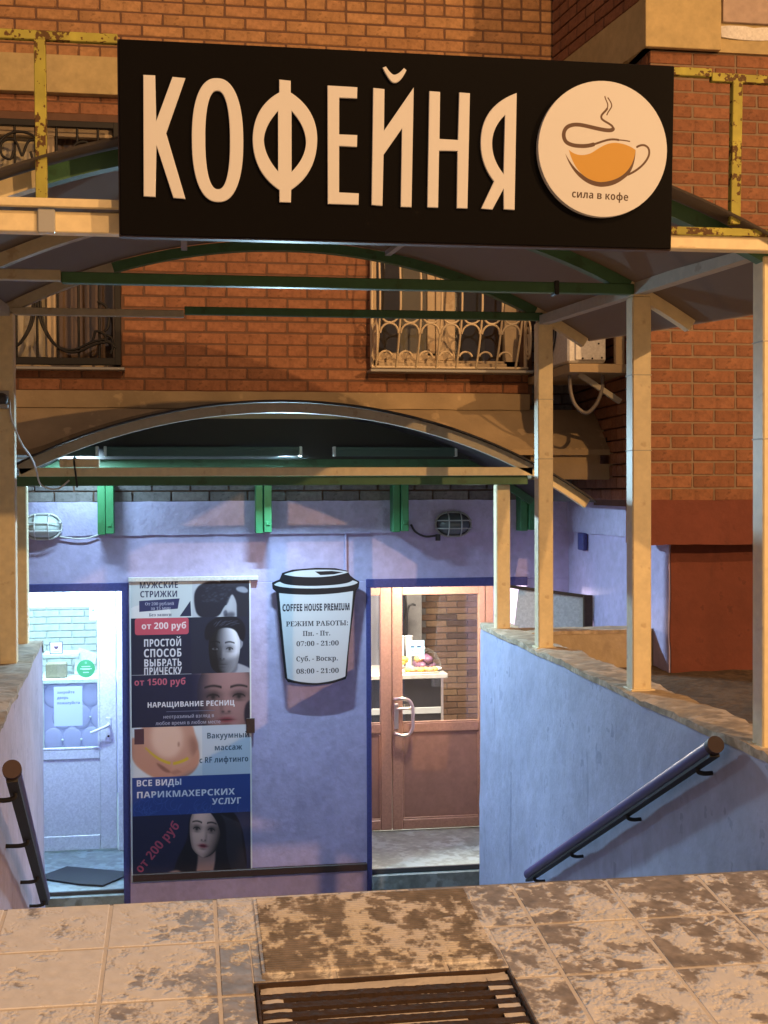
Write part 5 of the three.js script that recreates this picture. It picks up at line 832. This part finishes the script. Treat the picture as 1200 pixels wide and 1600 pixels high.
{
  const r = struct('cafe_room', 'warm lit cafe interior with brown brick back wall behind the right door');
  part('walls', [B(0.3, 0.4, -1.3, 1.7, -9.96, -14, 0), B(3.9, 4.0, -1.3, 1.7, -9.96, -14, 0), B(0.3, 4, 1.6, 1.7, -9.96, -14, 0), B(0.3, 4, -1.3, 1.7, -13.74, -14, 0), B(2.95, 4, -1.3, 1.7, -9.90, -9.99, 0)], M.roomGrey, r);
  part('floor', B(0.3, 4, -1.3, -1.05, -9.96, -14, 0), M.floorTile, r);
  const tones = brickTones([[0.21, 0.115, 0.07], [0.17, 0.09, 0.055], [0.25, 0.14, 0.085], [0.10, 0.055, 0.04], [0.28, 0.17, 0.10]]), full = [0, 1].map((k) => cbox(0.225, 0.062, 0.03, 0.004 + 0.002 * k));
  for (let j = 0; j < 27; j++) for (let i = 0; i < 7; i++) { const x = 2.58 + i * 0.232 + (j % 2) * 0.116, y = -1.0 + j * 0.069; if (x < 3.88) put('brick', full[i % 2], tones[Math.floor(rnd() * 5)], r, x, y, -13.73 + rr(-0.004, 0.004)); }
  part('grey_column', B(2.30, 2.46, -1.05, 1.6, -13.3, -13.74), M.roomGrey, r); part('dark_recess', B(2.455, 2.52, -1.05, 1.6, -13.68, -13.74), M.roomDark, r);
  part('ceiling_panel', B(1.3, 2.3, 1.57, 1.598, -10.9, -11.8, 0.002), glow(CAFE, 2.2), r); areaLight(CAFE, CAFE_I, 1.0, 0.9, [1.8, 1.565, -11.35], [1.8, 0, -11.35]);
  const k = thing('cafe_counter', 'dark cafe counter with pale worktop seen through the brown door', 'counter', [1.6, -1.05, -12.2]);
  part('body', B(0.6, 2.40, -1.05, -0.16, -12.0, -12.6), M.counterDark, k); part('worktop', B(0.6, 2.46, -0.16, -0.115, -11.94, -12.65, 0.006), M.marble, k); part('kick_band', B(0.6, 2.41, -0.50, -0.44, -11.985, -12.0), M.greyMetal, k); part('corner_post', B(2.40, 2.425, -1.05, -0.16, -11.985, -12.02), M.steel, k);
  const c = thing('cake_dome', 'clear cake dome over dark purple pastries on the cafe counter', 'cake dome', [2.28, -0.115, -12.2]);
  const dm = new THREE.SphereGeometry(0.175, 28, 14, 0, Math.PI * 2, 0, Math.PI / 2); dm.scale(1, 1.1, 1); dm.translate(2.27, -0.085, -12.2); part('dome', dm, M.glass, c); part('plate', new THREE.CylinderGeometry(0.18, 0.16, 0.018, 32).translate(2.27, -0.10, -12.2), M.white, c); part('knob', new THREE.SphereGeometry(0.018, 12, 8).translate(2.27, 0.10, -12.2), M.white, c);
  seed = 31; for (let i = 0; i < 12; i++) { const a = i * 2.4, q = 0.03 + 0.09 * (i % 4) / 4, g = new THREE.SphereGeometry(0.05, 14, 10); g.scale(1, 0.75, 1); g.translate(2.27 + Math.cos(a) * q, -0.06 + (i > 7 ? 0.06 : 0), -12.2 + Math.sin(a) * q); solo('pastry', i > 7 ? 'purple glazed pastry on top of the pile in the cake dome' : 'purple glazed pastry at the bottom of the pile in the cake dome', 'pastry', [g], i % 5 === 4 ? M.pastryTan : M.pastryPurple, [2.27 + Math.cos(a) * q, -0.08, -12.2 + Math.sin(a) * q], 'pastries under the cake dome'); }
  const fl = thing('pastry_tray', 'tray heaped with yellow pastries left of the cake dome', 'tray', [1.98, -0.115, -12.15]); part('tray', B(1.86, 2.10, -0.115, -0.09, -12.05, -12.3, 0.006), M.white, fl); part('stand', rod([1.98, -0.09, -12.17], [1.98, -0.03, -12.17], 0.02), M.white, fl);
  for (let i = 0; i < 14; i++) { const g = new THREE.SphereGeometry(0.035, 10, 8); g.scale(1.2, 0.7, 1); g.translate(1.98 + rr(-0.1, 0.1), 0.0 + rr(-0.03, 0.05), -12.17 + rr(-0.08, 0.06)); part('pastry_piece', g, i % 3 ? M.clothYellow : M.pastryTan, fl); }
  const ct = thing('pastry_tray', 'tray of tan buns at the front edge of the cafe counter', 'tray', [2.2, -0.115, -12.02]); part('tray', B(2.06, 2.38, -0.115, -0.10, -11.96, -12.10, 0.004), M.steel, ct);
  for (let i = 0; i < 7; i++) { const g = new THREE.SphereGeometry(0.032, 12, 8); g.scale(1.15, 0.75, 1); g.translate(2.09 + i * 0.043, -0.082, -12.03 + (i % 2) * 0.02 - 0.01); part('bun', g, i % 3 ? M.pastryTan : M.clothYellow, ct); }
  const pcs = [['left', 2.02], ['middle', 2.10], ['right', 2.18]]; for (const [n, x] of pcs) { const cp = thing('paper_cup_stack', 'white paper cup stack behind the yellow pastries, ' + n + ' of three', 'paper cups', [x, -0.115, -12.5], 'paper cup stacks on the counter'); part('cups', new THREE.CylinderGeometry(0.038, 0.028, 0.30, 16).translate(x, 0.035, -12.5), M.white, cp); part('rim', new THREE.TorusGeometry(0.038, 0.004, 6, 20).rotateX(Math.PI / 2).translate(x, 0.185, -12.5), M.white, cp); }
  const jar = thing('glass_jar', 'clear round jar behind the yellow pastries', 'jar', [1.93, -0.1, -12.4]); part('body', new THREE.SphereGeometry(0.10, 24, 16).translate(1.95, 0.12, -12.42), M.glass, jar); part('foot', rod([1.95, -0.115, -12.42], [1.95, 0.03, -12.42], 0.045, 16), M.white, jar);
  const cg = new THREE.PlaneGeometry(1.5, 2.6, 80, 1), cp = cg.attributes.position; for (let i = 0; i < cp.count; i++) cp.setZ(i, 0.03 * Math.sin(cp.getX(i) * 40)); cg.computeVertexNormals(); cg.translate(1.5, 0.25, -13.5); const cm = mat([0.26, 0.25, 0.28], 0.9); cm.side = THREE.DoubleSide; solo('curtain', 'grey hanging curtain at the back of the cafe', 'curtain', [cg], cm, [1.5, -1.05, -13.5]);
  const ch = thing('bar_stool', 'dark bar stool back showing beyond the cafe counter', 'stool', [2.1, -1.05, -12.95]); part('back', [new THREE.SphereGeometry(0.17, 20, 14).scale(0.75, 1.3, 0.3).translate(2.12, 0.42, -13.0)], M.counterDark, ch); part('stem', tube([[2.24, -1.0, -12.95], [2.24, 0.2, -12.95], [2.25, 0.42, -12.95], [2.28, 0.46, -12.95], [2.33, 0.45, -12.95]], 0.012, 40, 8), M.counterDark, ch);
}

// ================================================================ PIT, RAILS, MATS, GRATE
{
  const b = thing('leaning_board', 'white board with brown wooden edge standing in the pit behind the posts', 'board', [2.45, 0, -8.45]);
  part('sheet', [bar([2.215, 0.42, -8.62], [2.70, 0.36, -8.42], 0.02, 1.08, V(0, 1, 0))], M.white, b); part('edge_strip', [bar([2.215, 0.966, -8.615], [2.70, 0.906, -8.415], 0.03, 0.02), bar([2.705, -0.15, -8.405], [2.705, 0.915, -8.405], 0.03, 0.06, V(1, 0, 0))], M.wood, b);
}
function handrail(label, a, b, wx, side) {
  const t = thing('handrail', label, 'handrail', [a[0], Math.min(a[1], b[1]), (a[2] + b[2]) / 2], 'handrails on the stairwell walls');
  const A = V(...a), D = V(...b).sub(A), at = (k) => A.clone().addScaledVector(D, k);
  const r = 0.027, rail = rod(a, b, r, 24); part('rail', rail, M.rail, t);
  const u = D.clone().normalize(); part('end_cap', rod([a[0] - u.x * 0.012, a[1] - u.y * 0.012, a[2] - u.z * 0.012], [a[0] + u.x * 0.02, a[1] + u.y * 0.02, a[2] + u.z * 0.02], r + 0.003, 24), M.railCap, t);
  part('strap', bar([a[0], a[1] - 0.034, a[2]], [b[0], b[1] - 0.034, b[2]], 0.036, 0.012), M.blackMetal, t);
  for (const k of [0.06, 0.36, 0.68, 0.95]) { const p = at(k); part('bracket', tube([[p.x, p.y - 0.035, p.z], [p.x, p.y - 0.052, p.z], [p.x + side * 0.02, p.y - 0.060, p.z], [wx(p.z), p.y - 0.060, p.z]], 0.0085, 20, 8), M.blackMetal, t); }
}
handrail('purple painted tubular handrail on the blue right-hand stair wall', [1.795, 0.755, -4.17], [1.795, -0.415, -6.60], () => 1.852, 1);
handrail('purple painted tubular handrail on the lilac left stair wall', [-0.553, 0.752, -4.2], [-0.713, -0.40, -6.58], (z) => -0.86 + 0.058 * (z + 7.95) - 0.004, -1);
{ // ribbed rubber mat between the tiles
  const m = thing('rubber_mat', 'snow-dusted ribbed rubber mat set in the paving before the grate', 'mat', [0, -0.0137, 0]); onSlope(m); BASE.set(m, [0, 0, 0]);
  const x0 = 0.188, x1 = 0.835, s0 = -3.79 / cosS, s1 = -3.335 / cosS, cx = (x0 + x1) / 2, cs = (s0 + s1) / 2;
  const body = cbox(x1 - x0, 0.006, s1 - s0, 0.002); snowUV(body, cx, cs); body.translate(cx, 0.0015, cs); const o = shadow(new THREE.Mesh(body, M.snowTile)); o.name = 'base_sheet'; m.add(o);
  const ribM = new THREE.MeshStandardMaterial({ map: snowTex('mat'), color: C(0.9, 0.88, 0.86), roughness: 0.9, bumpMap: tSnowB, bumpScale: 0.003 }); const R = []; for (let s = s0 + 0.008; s < s1 - 0.006; s += 0.0125) { const g = cbox(x1 - x0 - 0.02, 0.005, 0.0078, 0.0018); g.translate(cx, 0.0055, s); snowUV(g, 0, 0); R.push(g); }
  const ribs = shadow(new THREE.Mesh(merge(R), ribM)); ribs.name = 'ribs'; ribs.userData.kind = 'stuff'; m.add(ribs);
}
{ // boot scraper grate over its pit
  const g = thing('scraper_grate', 'rusty boot scraper grate sunk in the paving with snow on its bars', 'grate', [0, -0.0137, 0]); onSlope(g); BASE.set(g, [0, 0, 0]);
  const x0 = 0.172, x1 = 0.836, s0 = -3.292 / cosS, add = (n, q, m) => { const o = shadow(new THREE.Mesh(q, m)); o.name = n; g.add(o); return o; }; const T = (q, x, y, z) => { q.translate(x, y, z); return boxUV(q); };
  const rust = mat([0.060, 0.032, 0.019], 0.9, { map: brickMap, bumpMap: brickBump, bumpScale: 0.006 }), snow = M.snowBed;
  add('frame_bar', T(cbox(x1 - x0, 0.03, 0.008, 0.002), (x0 + x1) / 2, -0.012, s0 + 0.004), rust); for (const x of [x0, x1]) add('frame_bar', T(cbox(0.008, 0.03, 0.9, 0.002), x, -0.012, s0 + 0.45), rust);
  add('snow_fill', T(rough(x0 + 0.01, x1 - 0.01, -0.02, -0.008, s0 + 0.01, s0 + 0.05, 0.003, 0.02), 0, 0, 0), snow);
  seed = 55;
  for (let k = 0; k < 15; k++) { const s = s0 + 0.062 + k * 0.046;
    const bar_ = new THREE.BoxGeometry(x1 - x0 - 0.012, 0.03, 0.026, 90, 2, 2), p = bar_.attributes.position; for (let i = 0; i < p.count; i++) { const x = p.getX(i); p.setY(i, p.getY(i) + (p.getY(i) > 0 ? 0.0012 * vnoise(x * 140, k, 0) : 0)); p.setZ(i, p.getZ(i) + 0.0007 * vnoise(x * 60, k * 3, 5)); } bar_.computeVertexNormals(); add('scraper_bar', T(bar_, (x0 + x1) / 2, -0.020, s), rust);
    for (const [a, w] of [[x0 + 0.008, rr(0.055, 0.085)], [x1 - 0.008, -rr(0.05, 0.075)]]) add('snow_cap', rough(Math.min(a, a + w), Math.max(a, a + w), -0.03, -0.006 + rr(-0.002, 0.002), s - 0.031, s - 0.012, 0.003, 0.015), snow);
    { const a = x0 + rr(0.06, 0.16), e = x1 - rr(0.06, 0.16); add('snow_line', rough(a, e, -0.04, -0.012 + rr(-0.004, 0.001), s + 0.0155, s + 0.0235, 0.0012, 0.016), snow); }
  }
}

// ================================================================ STREET LAMP (behind the viewer, on the right)
{
  const where = ['farther right', 'nearer the stairs'];
  LAMPS.forEach(([lx, ly, lz, cd], i) => {
    const t = thing('street_lamp', 'sodium street lamp on a steel mast behind the viewer, ' + where[i], 'street lamp', [lx + 1.2, 0, lz + 0.8], 'street lamps behind the viewer');
    part('mast', [rod([lx + 1.2, -0.1, lz + 0.8], [lx + 1.2, ly - 0.2, lz + 0.8], 0.07, 16), tube([[lx + 1.2, ly - 0.25, lz + 0.8], [lx + 1.1, ly + 0.15, lz + 0.73], [lx + 0.5, ly + 0.22, lz + 0.33], [lx + 0.1, ly + 0.16, lz + 0.07]], 0.035, 30, 10)], M.greyMetal, t);
    part('lamp_head', B(lx - 0.22, lx + 0.22, ly + 0.10, ly + 0.20, lz - 0.16, lz + 0.16, 0.02), M.greyMetal, t); part('lamp_bulb', new THREE.SphereGeometry(0.12, 20, 14).translate(lx, ly, lz), glow(SODIUM, 30), t);
    const l = new THREE.PointLight(new THREE.Color(...SODIUM), cd, 0, 2); l.position.set(lx, ly, lz); l.shadow.radius = 5; l.castShadow = true; scene.add(l);
  });
}
renderer.render(scene, camera);
